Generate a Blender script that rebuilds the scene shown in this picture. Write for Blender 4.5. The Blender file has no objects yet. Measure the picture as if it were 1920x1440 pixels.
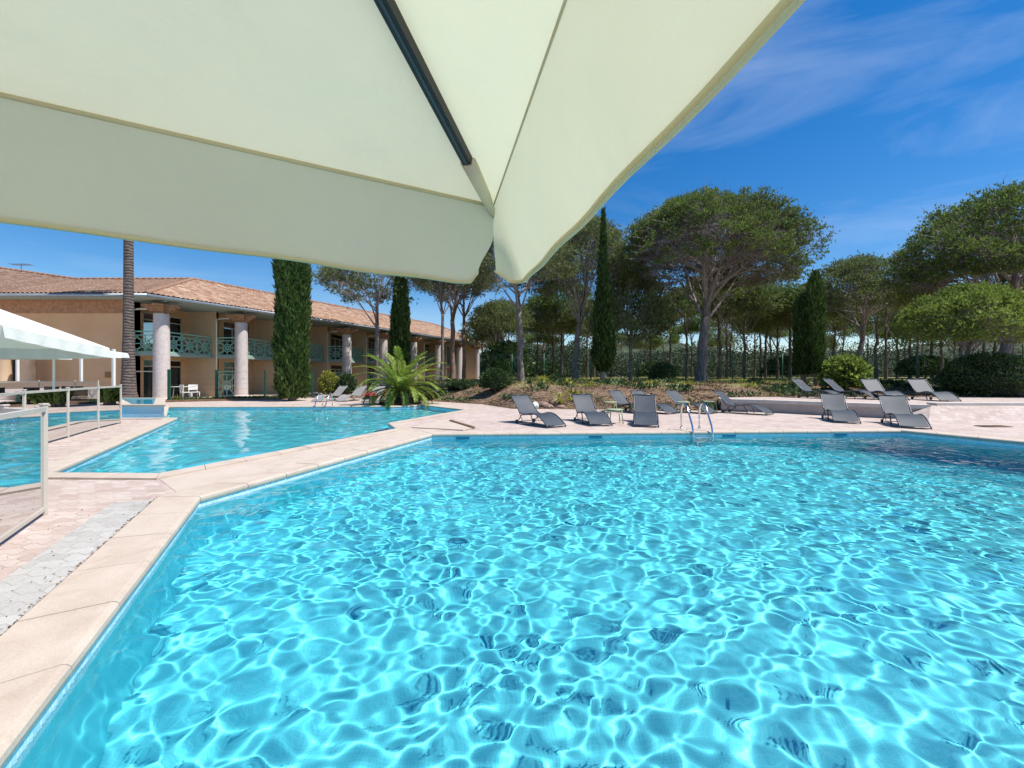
import bpy, math, random
import numpy as np
from mathutils import Vector, Matrix, noise as mnoise
R = math.radians; PI = math.pi
sc = bpy.context.scene
col = sc.collection
random.seed(5)

# ------------------------------------------------------------------ camera, sky, sun, exposure
F = 800.0; CX = 960.0; HY = 704.0; CH = 1.4          # focal length and horizon in photo pixels, eye height
cam = bpy.data.cameras.new('camera'); cam_o = bpy.data.objects.new('camera', cam); col.objects.link(cam_o); sc.camera = cam_o
cam_o.location = (0, 0, CH); cam_o.rotation_euler = (PI/2, 0, 0)
cam.sensor_width = 36; cam.lens = 36*F/1920; cam.shift_y = -(720-HY)/1920
cam.clip_start = 0.05; cam.clip_end = 2000
SUN_EL, SUN_AZ = R(62), R(103)                          # azimuth from +Y towards +X
world = bpy.data.worlds.new('World'); sc.world = world; world.use_nodes = True
nt = world.node_tree; N = nt.nodes; LK = nt.links
bg = N['Background']; sky = N.new('ShaderNodeTexSky'); sky.sky_type = 'NISHITA'; sky.sun_disc = False
sky.sun_elevation = SUN_EL; sky.sun_rotation = SUN_AZ; sky.altitude = 100; sky.air_density = 1.0; sky.dust_density = 0.15; sky.ozone_density = 2.5
hs = N.new('ShaderNodeHueSaturation'); hs.inputs['Saturation'].default_value = 1.42; hs.inputs['Hue'].default_value = 0.504; hs.inputs['Value'].default_value = 0.84
LK.new(sky.outputs[0], hs.inputs['Color'])
# thin cirrus: stretched noise on the sky dome
tc = N.new('ShaderNodeTexCoord'); mp = N.new('ShaderNodeMapping'); mp.inputs['Rotation'].default_value = (0.0, R(-24), R(20)); mp.inputs['Scale'].default_value = (1.1, 2.5, 7.5)
LK.new(tc.outputs['Generated'], mp.inputs['Vector'])
nz = N.new('ShaderNodeTexNoise'); nz.inputs['Scale'].default_value = 1.25; nz.inputs['Detail'].default_value = 9; nz.inputs['Roughness'].default_value = 0.56; nz.inputs['Distortion'].default_value = 0.7
LK.new(mp.outputs[0], nz.inputs['Vector'])
cr = N.new('ShaderNodeValToRGB'); cr.color_ramp.elements[0].position = 0.47; cr.color_ramp.elements[1].position = 1.0
cr.color_ramp.elements[0].color = (0, 0, 0, 1); cr.color_ramp.elements[1].color = (0.42, 0.42, 0.42, 1)
LK.new(nz.outputs['Fac'], cr.inputs[0])
mx = N.new('ShaderNodeMix'); mx.data_type = 'RGBA'; LK.new(cr.outputs[0], mx.inputs[0]); LK.new(hs.outputs[0], mx.inputs[6]); mx.inputs[7].default_value = (4.6, 5.3, 6.4, 1)
LK.new(mx.outputs[2], bg.inputs['Color']); bg.inputs['Strength'].default_value = 0.12
sun = bpy.data.lights.new('sun', 'SUN'); sun.energy = 4.4; sun.angle = R(0.5); sun.color = (1.0, 0.95, 0.87)
sun_o = bpy.data.objects.new('sun', sun); col.objects.link(sun_o)
SD = Vector((math.sin(SUN_AZ)*math.cos(SUN_EL), math.cos(SUN_AZ)*math.cos(SUN_EL), math.sin(SUN_EL)))
sun_o.rotation_euler = SD.to_track_quat('Z', 'Y').to_euler()
sun.cycles.is_caustics_light = True                    # real caustics through the water surface
sc.view_settings.view_transform = 'Standard'; sc.view_settings.look = 'None'; sc.view_settings.exposure = 0.5; sc.view_settings.gamma = 1
sc.cycles.caustics_refractive = True; sc.cycles.caustics_reflective = False; sc.cycles.blur_glossy = 0.3
sc.cycles.max_bounces = 10; sc.cycles.transparent_max_bounces = 12; sc.cycles.transmission_bounces = 8
sc.cycles.use_denoising = True

# ------------------------------------------------------------------ helpers
def P(px, py, z=0.0):
    Y = F*(CH-z)/(py-HY); return ((px-CX)/F*Y, Y)
def XP(px, Y): return (px-CX)/F*Y
def ZP(py, Y): return CH-(py-HY)/F*Y

def tag(o, label=None, cat=None, group=None, kind=None):
    if label: o['label'] = label
    if cat: o['category'] = cat
    if group: o['group'] = group
    if kind: o['kind'] = kind
    return o
def link(o, parent=None):
    col.objects.link(o)
    if parent: o.parent = parent
    return o
def empty(name, loc=(0, 0, 0), rz=0, parent=None):
    o = bpy.data.objects.new(name, None); o.location = loc; o.rotation_euler = (0, 0, rz); o.empty_display_size = .2
    return link(o, parent)
def copy_tree(o, parent=None):
    c = o.copy(); col.objects.link(c); c.parent = parent
    for ch in list(o.children): copy_tree(ch, c)
    return c

def np_mesh(name, v, f, k, mats, parent=None, smooth=False, mi=None):
    """v (n,3), f (m,k) index array"""
    v = np.asarray(v, 'f'); f = np.asarray(f, 'i')
    me = bpy.data.meshes.new(name)
    me.vertices.add(len(v)); me.vertices.foreach_set('co', v.ravel())
    me.loops.add(f.size); me.loops.foreach_set('vertex_index', f.ravel())
    me.polygons.add(len(f)); me.polygons.foreach_set('loop_start', (np.arange(len(f))*k).astype('i')); me.polygons.foreach_set('loop_total', np.full(len(f), k, 'i'))
    for m in (mats if isinstance(mats, (list, tuple)) else [mats]): me.materials.append(m)
    if mi is not None: me.polygons.foreach_set('material_index', np.asarray(mi, 'i'))
    me.update(calc_edges=True)
    if smooth: me.shade_smooth()
    return link(bpy.data.objects.new(name, me), parent)

class MB:
    def __init__(s): s.v = []; s.f = []; s.mi = []; s.cur = 0
    def add(s, vs, fs):
        b = len(s.v); s.v += [tuple(v) for v in vs]; s.f += [tuple(b+i for i in f) for f in fs]; s.mi += [s.cur]*len(fs); return s
    def box(s, c, d, rz=0, M=None, bev=0):
        x, y, z = d[0]/2, d[1]/2, d[2]/2
        if bev:
            b = bev
            vs = []
            for sz, zz in ((-1, -z), (-1, -z+b), (1, z-b), (1, z)):
                ins = b if zz in (-z, z) else 0
                X, Y = x-ins, y-ins; e = min(b, x*.9, y*.9)
                vs += [(-X+e, -Y, zz), (X-e, -Y, zz), (X, -Y+e, zz), (X, Y-e, zz), (X-e, Y, zz), (-X+e, Y, zz), (-X, Y-e, zz), (-X, -Y+e, zz)]
            fs = [tuple(range(7, -1, -1)), tuple(range(24, 32))]
            for l in range(3):
                for i in range(8): fs.append((l*8+i, l*8+(i+1) % 8, (l+1)*8+(i+1) % 8, (l+1)*8+i))
        else:
            vs = [(a, b_, c_) for c_ in (-z, z) for (a, b_) in ((-x, -y), (x, -y), (x, y), (-x, y))]
            fs = [(3, 2, 1, 0), (4, 5, 6, 7), (0, 1, 5, 4), (1, 2, 6, 5), (2, 3, 7, 6), (3, 0, 4, 7)]
        if M is None: M = Matrix.Translation(c) @ Matrix.Rotation(rz, 4, 'Z')
        return s.add([M @ Vector(q) for q in vs], fs)
    def bar(s, a, b, w, h, up=(0, 0, 1)):
        a = Vector(a); b = Vector(b); d = b-a; L = d.length; d.normalize(); u = Vector(up); sd = d.cross(u)
        if sd.length < 1e-4: sd = d.cross(Vector((1, 0, 0)))
        sd.normalize(); u = sd.cross(d)
        M = Matrix((( d.x, sd.x, u.x, (a.x+b.x)/2), (d.y, sd.y, u.y, (a.y+b.y)/2), (d.z, sd.z, u.z, (a.z+b.z)/2), (0, 0, 0, 1)))
        return s.box(None, (L, w, h), M=M)
    def tube(s, pts, r, n=8, cap=True):
        pts = [Vector(p) for p in pts]; rs = r if isinstance(r, (list, tuple)) else [r]*len(pts)
        vs = []; fs = []; prev = None
        for i, p in enumerate(pts):
            t = (pts[min(i+1, len(pts)-1)]-pts[max(i-1, 0)]).normalized()
            if prev is None: a = t.orthogonal().normalized()
            else:
                a = prev-t*prev.dot(t)
                a = a.normalized() if a.length > 1e-6 else t.orthogonal().normalized()
            prev = a; b = t.cross(a)
            for k in range(n):
                an = 2*PI*k/n; vs.append(p+(a*math.cos(an)+b*math.sin(an))*rs[i])
        for i in range(len(pts)-1):
            for k in range(n): fs.append((i*n+k, i*n+(k+1) % n, (i+1)*n+(k+1) % n, (i+1)*n+k))
        if cap: fs.append(tuple(range(n-1, -1, -1))); fs.append(tuple((len(pts)-1)*n+k for k in range(n)))
        return s.add(vs, fs)
    def lathe(s, prof, n=20, c=(0, 0, 0)):
        vs = []; fs = []
        for (r, z) in prof:
            for k in range(n):
                a = 2*PI*k/n; vs.append((c[0]+r*math.cos(a), c[1]+r*math.sin(a), c[2]+z))
        for i in range(len(prof)-1):
            for k in range(n): fs.append((i*n+k, i*n+(k+1) % n, (i+1)*n+(k+1) % n, (i+1)*n+k))
        fs.append(tuple(range(n-1, -1, -1))); fs.append(tuple((len(prof)-1)*n+k for k in range(n)))
        return s.add(vs, fs)
    def build(s, name, mats, parent=None, smooth=False, angle=None):
        me = bpy.data.meshes.new(name); me.from_pydata(s.v, [], s.f)
        for m in (mats if isinstance(mats, (list, tuple)) else [mats]): me.materials.append(m)
        if any(s.mi): me.polygons.foreach_set('material_index', s.mi)
        me.update()
        if smooth:
            me.shade_smooth()
            if angle: me.set_sharp_from_angle(angle=R(angle))
        return link(bpy.data.objects.new(name, me), parent)

# ------------------------------------------------------------------ materials
MATS = {}
class NG:
    def __init__(s, name):
        s.m = bpy.data.materials.new(name); s.m.use_nodes = True; s.t = s.m.node_tree; s.N = s.t.nodes; s.L = s.t.links; s.b = s.N['Principled BSDF']; MATS[name] = s.m
        s._co = None
    def n(s, ty, **kw):
        x = s.N.new('ShaderNode'+ty)
        for k, v in kw.items():
            if k in x.inputs.keys(): x.inputs[k].default_value = v
            else: setattr(x, k, v)
        return x
    def co(s, out='Object'):
        if s._co is None: s._co = s.n('TexCoord')
        return s._co.outputs[out]
    def l(s, a, b): s.L.new(a, b)
    def noise(s, scale, detail=4, rough=.55, vec=None, dist=0):
        x = s.n('TexNoise'); x.inputs['Scale'].default_value = scale; x.inputs['Detail'].default_value = detail; x.inputs['Roughness'].default_value = rough; x.inputs['Distortion'].default_value = dist
        s.l(vec or s.co(), x.inputs['Vector']); return x.outputs['Fac']
    def ramp(s, fac, stops):
        x = s.n('ValToRGB'); e = x.color_ramp.elements
        while len(e) < len(stops): e.new(.5)
        for i, (p, c) in enumerate(stops): e[i].position = p; e[i].color = (*c, 1) if len(c) == 3 else c
        s.l(fac, x.inputs[0]); return x.outputs[0]
    def mix(s, a, b, fac, blend='MIX'):
        x = s.n('Mix'); x.data_type = 'RGBA'; x.blend_type = blend
        for v, i in ((fac, 0), (a, 6), (b, 7)):
            if isinstance(v, (int, float)): x.inputs[i].default_value = v
            elif isinstance(v, tuple): x.inputs[i].default_value = (*v, 1)
            else: s.l(v, x.inputs[i])
        return x.outputs[2]
    def math(s, op, a, b=0.0, c=0.0):
        x = s.n('Math'); x.operation = op
        for i, v in enumerate((a, b, c)):
            if isinstance(v, (int, float)): x.inputs[i].default_value = v
            else: s.l(v, x.inputs[i])
        return x.outputs[0]
    def bump(s, h, strength=.3, dist=.01):
        x = s.n('Bump'); x.inputs['Strength'].default_value = strength; x.inputs['Distance'].default_value = dist; s.l(h, x.inputs['Height']); s.l(x.outputs[0], s.b.inputs['Normal'])
    def base(s, c):
        if isinstance(c, tuple): s.b.inputs['Base Color'].default_value = (*c, 1)
        else: s.l(c, s.b.inputs['Base Color'])
    def set(s, **k):
        for a, v in k.items(): s.b.inputs[a.replace('_', ' ')].default_value = v
        return s

def simple(name, c, rough=.6, metal=0, var=.12, scale=6, bump=.0):
    g = NG(name); f = g.noise(scale, 5)
    g.base(g.ramp(f, [(.3, tuple(x*(1-var) for x in c)), (.7, tuple(min(1, x*(1+var)) for x in c))])); g.set(Roughness=rough, Metallic=metal)
    if bump: g.bump(g.noise(scale*8, 4), bump, .01)
    return g.m

def foliage(name, c1, c2, c3=None, trans=.35, clump=.5):
    g = NG(name); geo = g.n('NewGeometry')
    f = g.math('ADD', g.math('MULTIPLY', geo.outputs['Random Per Island'], .55), g.math('MULTIPLY', g.noise(clump, 3), .5))
    st = [(.25, c1), (.7, c2)] + ([(.9, c3)] if c3 else [])
    c = g.ramp(f, st); g.base(c); g.set(Roughness=.55); g.b.inputs['Specular IOR Level'].default_value = .25
    tr = g.n('BsdfTranslucent'); g.l(g.mix(c, (.75, .9, .3), .35, 'MULTIPLY'), tr.inputs['Color'])
    ms = g.n('MixShader'); ms.inputs[0].default_value = trans; g.l(g.b.outputs[0], ms.inputs[1]); g.l(tr.outputs[0], ms.inputs[2])
    g.l(ms.outputs[0], g.N['Material Output'].inputs['Surface']); return g.m

foliage('pine_needles', (.07, .12, .03), (.20, .27, .07), (.36, .42, .12), .38)
foliage('pine_needles_grey', (.11, .14, .06), (.25, .29, .12), (.38, .43, .2), .38)
foliage('pine_needles_light', (.14, .2, .04), (.30, .38, .09), (.44, .5, .16), .42)
foliage('cypress_green', (.016, .035, .009), (.05, .095, .02), (.09, .15, .035), .15, 1.5)
foliage('cypress_sunlit', (.04, .075, .018), (.10, .16, .035), (.17, .23, .06), .2, 1.5)  # brighter copy of the cypress green, sunlight put into the leaf colour
foliage('bush_green', (.03, .06, .02), (.09, .15, .05), (.2, .27, .12), .2, 1.2)
foliage('bush_dark', (.025, .05, .016), (.09, .14, .055), (.28, .36, .2), .15, 1.2)
foliage('palm_green', (.14, .20, .035), (.34, .42, .08), (.6, .64, .17), .35, .8)
foliage('yellow_green', (.2, .22, .04), (.42, .42, .09), (.58, .52, .16), .35, 2)
foliage('litter', (.12, .065, .04), (.26, .17, .10), (.42, .38, .13), .1, 1)
foliage('dry_grass', (.22, .2, .06), (.38, .36, .12), (.5, .45, .18), .2, .6)
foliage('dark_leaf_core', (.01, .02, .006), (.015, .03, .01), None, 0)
foliage('woodland', (.03, .05, .025), (.07, .10, .045), (.13, .17, .09), .25, .1)

def bark(name, a, b):
    g = NG(name); mpn = g.n('Mapping'); mpn.inputs['Scale'].default_value = (1, 1, .25); g.l(g.co(), mpn.inputs['Vector'])
    f = g.noise(9, 8, .7, mpn.outputs[0]); g.base(g.ramp(f, [(.35, a), (.65, b)])); g.set(Roughness=.9); g.bump(f, .8, .05); return g.m
simple('hill_green', (.05, .07, .035), .95, 0, .5, .35)
bark('bark_dark', (.05, .04, .035), (.2, .16, .14)); bark('bark', (.10, .08, .075), (.34, .29, .27)); bark('bark_twig', (.2, .165, .16), (.42, .36, .36)); bark('bark_red', (.13, .08, .06), (.38, .25, .19))

# palm trunk with rings
g = NG('palm_bark'); wv = g.n('TexWave'); wv.bands_direction = 'Z'; wv.inputs['Scale'].default_value = 2.2; wv.inputs['Distortion'].default_value = 5; wv.inputs['Detail'].default_value = 4; g.l(g.co(), wv.inputs['Vector'])
f = g.noise(7, 8, .7); g.base(g.mix(g.ramp(f, [(.3, (.05, .04, .036)), (.7, (.21, .17, .15))]), g.ramp(wv.outputs['Fac'], [(0, (.5, .5, .5)), (.5, (1, 1, 1))]), .7, 'MULTIPLY')); g.set(Roughness=.95); g.bump(wv.outputs['Fac'], .7, .03)

# paving
def paving(name, cols, sx=.21, sy=.105, zig=.022, joint=(.33, .25, .2), rot=0.0, jw=.012, blotch=.5):
    g = NG(name); mpn = g.n('Mapping'); mpn.inputs['Rotation'].default_value = (0, 0, rot); g.l(g.co(), mpn.inputs['Vector'])
    sp = g.n('SeparateXYZ'); g.l(mpn.outputs[0], sp.inputs[0])
    tx = g.math('PINGPONG', sp.outputs[0], sx/2); ty = g.math('PINGPONG', sp.outputs[1], sy/2)
    cb = g.n('CombineXYZ'); g.l(g.math('MULTIPLY_ADD', ty, zig/sy*2, sp.outputs[0]), cb.inputs[0]); g.l(g.math('MULTIPLY_ADD', tx, zig/sx*4, sp.outputs[1]), cb.inputs[1])
    br = g.n('TexBrick'); br.inputs['Scale'].default_value = 1; br.inputs['Brick Width'].default_value = sx; br.inputs['Row Height'].default_value = sy
    br.inputs['Mortar Size'].default_value = jw*sy*4; br.inputs['Mortar Smooth'].default_value = .3; br.inputs['Bias'].default_value = 0
    br.inputs['Color1'].default_value = (0, 0, 0, 1); br.inputs['Color2'].default_value = (1, 1, 1, 1); br.inputs['Mortar'].default_value = (.5, .5, .5, 1)
    g.l(cb.outputs[0], br.inputs['Vector'])
    c = g.ramp(br.outputs['Color'], [(0, cols[0]), (.5, cols[1]), (1, cols[2])])
    fine = g.noise(60, 3); c = g.mix(c, g.ramp(fine, [(.3, (.8, .8, .8)), (.7, (1.12, 1.12, 1.12))]), .6, 'MULTIPLY')
    bl = g.noise(.9, 6, .65); c = g.mix(c, g.ramp(bl, [(.3, (.72, .68, .66)), (.6, (1.06, 1.05, 1.05))]), blotch, 'MULTIPLY')
    c = g.mix(c, joint, g.math('MULTIPLY', br.outputs['Fac'], g.ramp(g.noise(5, 4), [(.3, (.25, .25, .25)), (.7, (.95, .95, .95))])))
    g.base(c); g.set(Roughness=.85); g.bump(g.math('SUBTRACT', g.math('MULTIPLY', fine, .25), br.outputs['Fac']), .5, .006); return g.m
paving('pink_pavers', [(.45, .35, .30), (.53, .43, .38), (.57, .49, .44)])
paving('grey_pavers', [(.41, .40, .37), (.47, .46, .43), (.51, .50, .47)], sx=.19, sy=.12, joint=(.34, .31, .28))
paving('patio_pavers', [(.42, .33, .26), (.5, .4, .32), (.55, .46, .38)])
def stone(name, a, b, sc=3):
    g = NG(name); f = g.noise(sc, 6, .6); f2 = g.noise(90, 3)
    c = g.mix(g.ramp(f, [(.3, a), (.7, b)]), g.ramp(f2, [(.35, (.85, .85, .85)), (.65, (1.08, 1.08, 1.08))]), .5, 'MULTIPLY'); st = g.noise(1.1, 9, .72, None, 1.5); g.base(g.mix(c, g.ramp(st, [(.36, (.66, .60, .55)), (.5, (1, 1, 1))]), .35, 'MULTIPLY')); g.set(Roughness=.75); g.bump(f2, .2, .004); return g.m
stone('coping_stone', (.50, .41, .33), (.58, .49, .405)); stone('slab_stone', (.50, .41, .335), (.58, .49, .41), 1.5)
stone('column_stone', (.58, .51, .48), (.72, .64, .61), 6); stone('cap_white', (.52, .48, .43), (.62, .58, .53))
stone('wall_concrete', (.36, .31, .28), (.45, .4, .36), 1.2); stone('rock_red', (.2, .11, .08), (.38, .24, .19), 5); stone('rock_white', (.6, .58, .55), (.8, .78, .75), 5)

def stucco(name, a, b):
    g = NG(name); f = g.noise(.7, 7, .6); f2 = g.noise(45, 4)
    g.base(g.ramp(f, [(.3, a), (.7, b)])); g.set(Roughness=.9); g.bump(f2, .25, .01); return g.m
stucco('wall_peach', (.64, .38, .19), (.74, .47, .26)); stucco('wall_peach_light', (.6, .43, .27), (.68, .5, .33)); stucco('soffit_green', (.30, .38, .33), (.36, .44, .38))
simple('zinc', (.32, .36, .38), .4, .5); simple('rafter_brown', (.42, .22, .12), .8, var=.3)
simple('green_paint', (.30, .60, .48), .45, 0, .12, 3); simple('green_dark', (.015, .09, .055), .5)
simple('white_paint', (.78, .77, .72), .45, 0, .04); simple('cream_metal', (.56, .51, .44), .4, 0, .05); simple('frame_grey', (.07, .08, .095), .38, .4, .1)
simple('dark_furniture', (.018, .018, .022), .5); simple('dark_soil', (.07, .045, .03), .95, 0, .4, 4, .5); simple('brown_wood', (.2, .12, .07), .7, 0, .3, 5)
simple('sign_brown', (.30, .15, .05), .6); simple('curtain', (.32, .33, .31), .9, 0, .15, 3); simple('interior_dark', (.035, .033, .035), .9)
simple('table_green', (.33, .43, .26), .45); simple('towel_red', (.45, .025, .07), .95); simple('towel_peach', (.7, .42, .3), .95); simple('towel_blue', (.06, .09, .2), .95)
simple('plastic_white', (.72, .72, .68), .5); simple('lounger_pale', (.3, .29, .28), .7)
g = NG('steel'); g.base((.72, .74, .75)); g.set(Roughness=.14, Metallic=1.0)
g = NG('antenna_metal'); g.base((.3, .3, .32)); g.set(Roughness=.4, Metallic=.8)

# roof tiles
g = NG('roof_tiles'); mpn = g.n('Mapping'); g.l(g.co('UV'), mpn.inputs['Vector'])
br = g.n('TexBrick'); br.offset = 0; br.inputs['Scale'].default_value = 1; br.inputs['Brick Width'].default_value = .24; br.inputs['Row Height'].default_value = .38; br.inputs['Mortar Size'].default_value = .012
br.inputs['Color1'].default_value = (0, 0, 0, 1); br.inputs['Color2'].default_value = (1, 1, 1, 1); br.inputs['Mortar'].default_value = (.2, .2, .2, 1); g.l(mpn.outputs[0], br.inputs['Vector'])
c = g.ramp(br.outputs['Color'], [(0, (.21, .115, .08)), (.3, (.38, .235, .165)), (.7, (.49, .345, .25)), (1, (.63, .51, .41))])
c = g.mix(c, g.ramp(g.noise(2.2, 7, .7), [(.3, (.7, .68, .66)), (.65, (1.1, 1.08, 1.05))]), .8, 'MULTIPLY'); g.base(c); g.set(Roughness=.9); g.bump(g.noise(30, 4), .3, .01)

# sling fabric
g = NG('sling_grey'); f = g.noise(4, 4); c = g.ramp(f, [(.3, (.028, .04, .056)), (.7, (.042, .056, .076))]); wv = g.n('TexWave'); wv.inputs['Scale'].default_value = 60; g.l(g.co(), wv.inputs['Vector'])
g.base(g.mix(c, g.ramp(wv.outputs['Fac'], [(0, (.8, .8, .8)), (1, (1.1, 1.1, 1.1))]), .4, 'MULTIPLY')); g.set(Roughness=.6)

# canvas: cream, lets the sun through
def canvas(name, c, cb, tr=.42):
    g = NG(name); f = g.noise(3.5, 6, .6); cc = g.ramp(f, [(.3, tuple(x*.95 for x in c)), (.7, c)]); g.base(cc); g.set(Roughness=.85)
    wr = g.noise(2.2, 4, .5, None, 1.2); fine = g.noise(420, 2)
    g.bump(g.math('ADD', wr, g.math('MULTIPLY', fine, .02)), .5, .06)
    t = g.n('BsdfTranslucent'); g.l(g.mix(cc, cb, 1.0, 'MULTIPLY'), t.inputs['Color'])
    ms = g.n('MixShader'); ms.inputs[0].default_value = tr; g.l(g.b.outputs[0], ms.inputs[1]); g.l(t.outputs[0], ms.inputs[2]); g.l(ms.outputs[0], g.N['Material Output'].inputs['Surface']); return g.m
canvas('canvas_cream', (.84, .85, .73), (.76, .77, .62), .40)
canvas('canvas_hem', (.80, .77, .55), (.7, .68, .45), .4)
canvas('canvas_white', (.84, .84, .80), (.6, .62, .42), .28)

# pool shell: small mosaic
g = NG('pool_mosaic'); br = g.n('TexBrick'); br.offset = 0; br.inputs['Scale'].default_value = 1; br.inputs['Brick Width'].default_value = .025; br.inputs['Row Height'].default_value = .025; br.inputs['Mortar Size'].default_value = .0022
br.inputs['Color1'].default_value = (0, 0, 0, 1); br.inputs['Color2'].default_value = (1, 1, 1, 1); g.l(g.co('UV'), br.inputs['Vector'])
c = g.ramp(br.outputs['Color'], [(0, (.09, .69, .81)), (1, (.115, .74, .86))]); c = g.mix(c, (.15, .78, .88), br.outputs['Fac'])
c = g.mix(c, g.ramp(g.noise(1.2, 4), [(.3, (.93, .93, .93)), (.7, (1.04, 1.04, 1.04))]), .7, 'MULTIPLY'); g.base(c); g.set(Roughness=.5)
g = NG('tile_band'); br = g.n('TexBrick'); br.offset = 0; br.inputs['Scale'].default_value = 1; br.inputs['Brick Width'].default_value = .025; br.inputs['Row Height'].default_value = .025; br.inputs['Mortar Size'].default_value = .002
br.inputs['Color1'].default_value = (0, 0, 0, 1); br.inputs['Color2'].default_value = (1, 1, 1, 1); g.l(g.co('UV'), br.inputs['Vector'])
g.base(g.ramp(br.outputs['Color'], [(0, (.35, .62, .78)), (.4, (.6, .78, .86)), (1, (.8, .86, .88))])); g.set(Roughness=.25)
simple('skimmer_blue', (.03, .2, .3), .4, 0, .05)
simple('basin_blue', (.05, .42, .6), .08, 0, .05)
g = NG('water'); g.base((.90, .98, 1.0)); g.set(Roughness=0.0, IOR=1.33, Transmission_Weight=1.0)
# glass of the fence: slightly grey-green, thin sheet
g = NG('fence_glass'); tb = g.n('BsdfTransparent'); tb.inputs[0].default_value = (.50, .62, .59, 1); gl = g.n('BsdfGlossy'); gl.inputs['Roughness'].default_value = .01; fr = g.n('Fresnel'); fr.inputs[0].default_value = 1.5
ms = g.n('MixShader'); g.l(fr.outputs[0], ms.inputs[0]); g.l(tb.outputs[0], ms.inputs[1]); g.l(gl.outputs[0], ms.inputs[2]); g.l(ms.outputs[0], g.N['Material Output'].inputs['Surface'])
g = NG('window_glass'); tb = g.n('BsdfTransparent'); tb.inputs[0].default_value = (.4, .45, .48, 1); gl = g.n('BsdfGlossy'); gl.inputs['Roughness'].default_value = .03; fr = g.n('Fresnel'); fr.inputs[0].default_value = 1.6
ms = g.n('MixShader'); g.l(fr.outputs[0], ms.inputs[0]); g.l(tb.outputs[0], ms.inputs[1]); g.l(gl.outputs[0], ms.inputs[2]); g.l(ms.outputs[0], g.N['Material Output'].inputs['Surface'])

# terrain: dry lawn on the plateau, leaf litter on the slope
g = NG('ground_lawn'); sp = g.n('SeparateXYZ'); g.l(g.co(), sp.inputs[0])
lawn = g.ramp(g.noise(.35, 8, .7), [(.3, (.15, .14, .05)), (.5, (.27, .26, .09)), (.7, (.4, .36, .15))])
lit = g.ramp(g.noise(5, 9, .8), [(.36, (.05, .03, .02)), (.48, (.16, .10, .06)), (.6, (.32, .21, .13)), (.72, (.36, .32, .10))])
f = g.math('ADD', sp.outputs[2], g.math('MULTIPLY', g.noise(.5, 5), .5)); g.base(g.mix(lit, lawn, g.ramp(f, [(1.12, (0, 0, 0)), (1.2, (1, 1, 1))] if False else [(.0, (0, 0, 0)), (1.0, (0, 0, 0))])))
mr = g.n('MapRange'); mr.inputs['From Min'].default_value = 1.02; mr.inputs['From Max'].default_value = 1.28; g.l(f, mr.inputs['Value']); g.base(g.mix(lit, lawn, mr.outputs[0])); g.set(Roughness=.95); g.bump(g.noise(14, 6, .7), 1.0, .08)
M = MATS

# ------------------------------------------------------------------ pool outlines (world metres, deck level)
def smooth01(t): t = min(1, max(0, t)); return t*t*(3-2*t)
A = P(375, 935); B = P(810, 815.5); C = P(1690, 808.5); D = P(1920, 830)
big = [(-1.25, .35), A, B, C, D, (13.2, 4.6), (12.0, .35)]                 # clockwise seen from above
la = P(95, 888.5); lb = P(300, 890); lc = P(742, 805); ld = P(727, 794.5); le = P(872, 769); lf = P(790, 759.5); lf2 = P(700, 762.5)
left = [la, lb, lc, ld, le, lf, (-4.5, 19.35), (-5.4, 19.0), lf2, (-15.2, 18.9), (-11.75, 14.5), (-13.1, 14.45), (-15.1, 16.5), (-16.0, 14.7), (-15.4, 12.6), (-15.3, 6.5), (-10.6, 6.5), (-9.9, 7.9), (-12.55, 11.4), (-12.75, 13.85), P(333, 784.5)]
def ccw(poly):
    a = sum(poly[i][0]*poly[(i+1) % len(poly)][1]-poly[(i+1) % len(poly)][0]*poly[i][1] for i in range(len(poly)))
    return list(poly) if a > 0 else list(reversed(poly))
big = ccw(big); left = ccw(left)
def offset(poly, d):                                                       # poly ccw, d > 0 outwards
    n = len(poly); out = []
    for i in range(n):
        p0 = Vector(poly[i-1]); p1 = Vector(poly[i]); p2 = Vector(poly[(i+1) % n])
        e1 = (p1-p0).normalized(); e2 = (p2-p1).normalized(); n1 = Vector((e1.y, -e1.x)); n2 = Vector((e2.y, -e2.x))
        m = n1+n2; k = d/max(.35, m.dot(n1)) if m.length > 1e-5 else d
        out.append((p1.x+m.x*k, p1.y+m.y*k))
    return out
def inside(poly, X, Y):
    r = np.zeros(X.shape, bool); n = len(poly)
    for i in range(n):
        x1, y1 = poly[i]; x2, y2 = poly[(i+1) % n]
        if y1 == y2: continue
        r ^= ((y1 > Y) != (y2 > Y)) & (X < (x2-x1)*(Y-y1)/(y2-y1)+x1)
    return r
from mathutils.geometry import tessellate_polygon
def sheet(name, loops, z, mat, kind='structure', parent=None):
    """flat polygon with holes (a filled curve turned into a mesh)"""
    pts = [[Vector((x, y, z)) for (x, y) in l] for l in loops]
    tris = tessellate_polygon(pts); v = [p for l in pts for p in l]
    fs = []
    for t in tris:
        a, b, c = (v[i] for i in t)
        fs.append(t if (b-a).cross(c-a).z > 0 else (t[0], t[2], t[1]))
    me = bpy.data.meshes.new(name); me.from_pydata([tuple(p) for p in v], [], fs); me.materials.append(mat); me.update()
    o = bpy.data.objects.new(name, me); link(o, parent)
    if kind: o['kind'] = kind
    return o
# deck
deck_out = [(-60, -25), (60, -25), (60, 16.5), (8.4, 16.9), (5, 17.4), (0, 17.9), (-1.4, 20.6), (-3.4, 22.4), (-6, 24), (-9.5, 26.2), (-17, 27.5), (-60, 27.5)]
sheet('pool_deck', [ccw(deck_out), big, left], 0.0, M['pink_pavers'])
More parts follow.
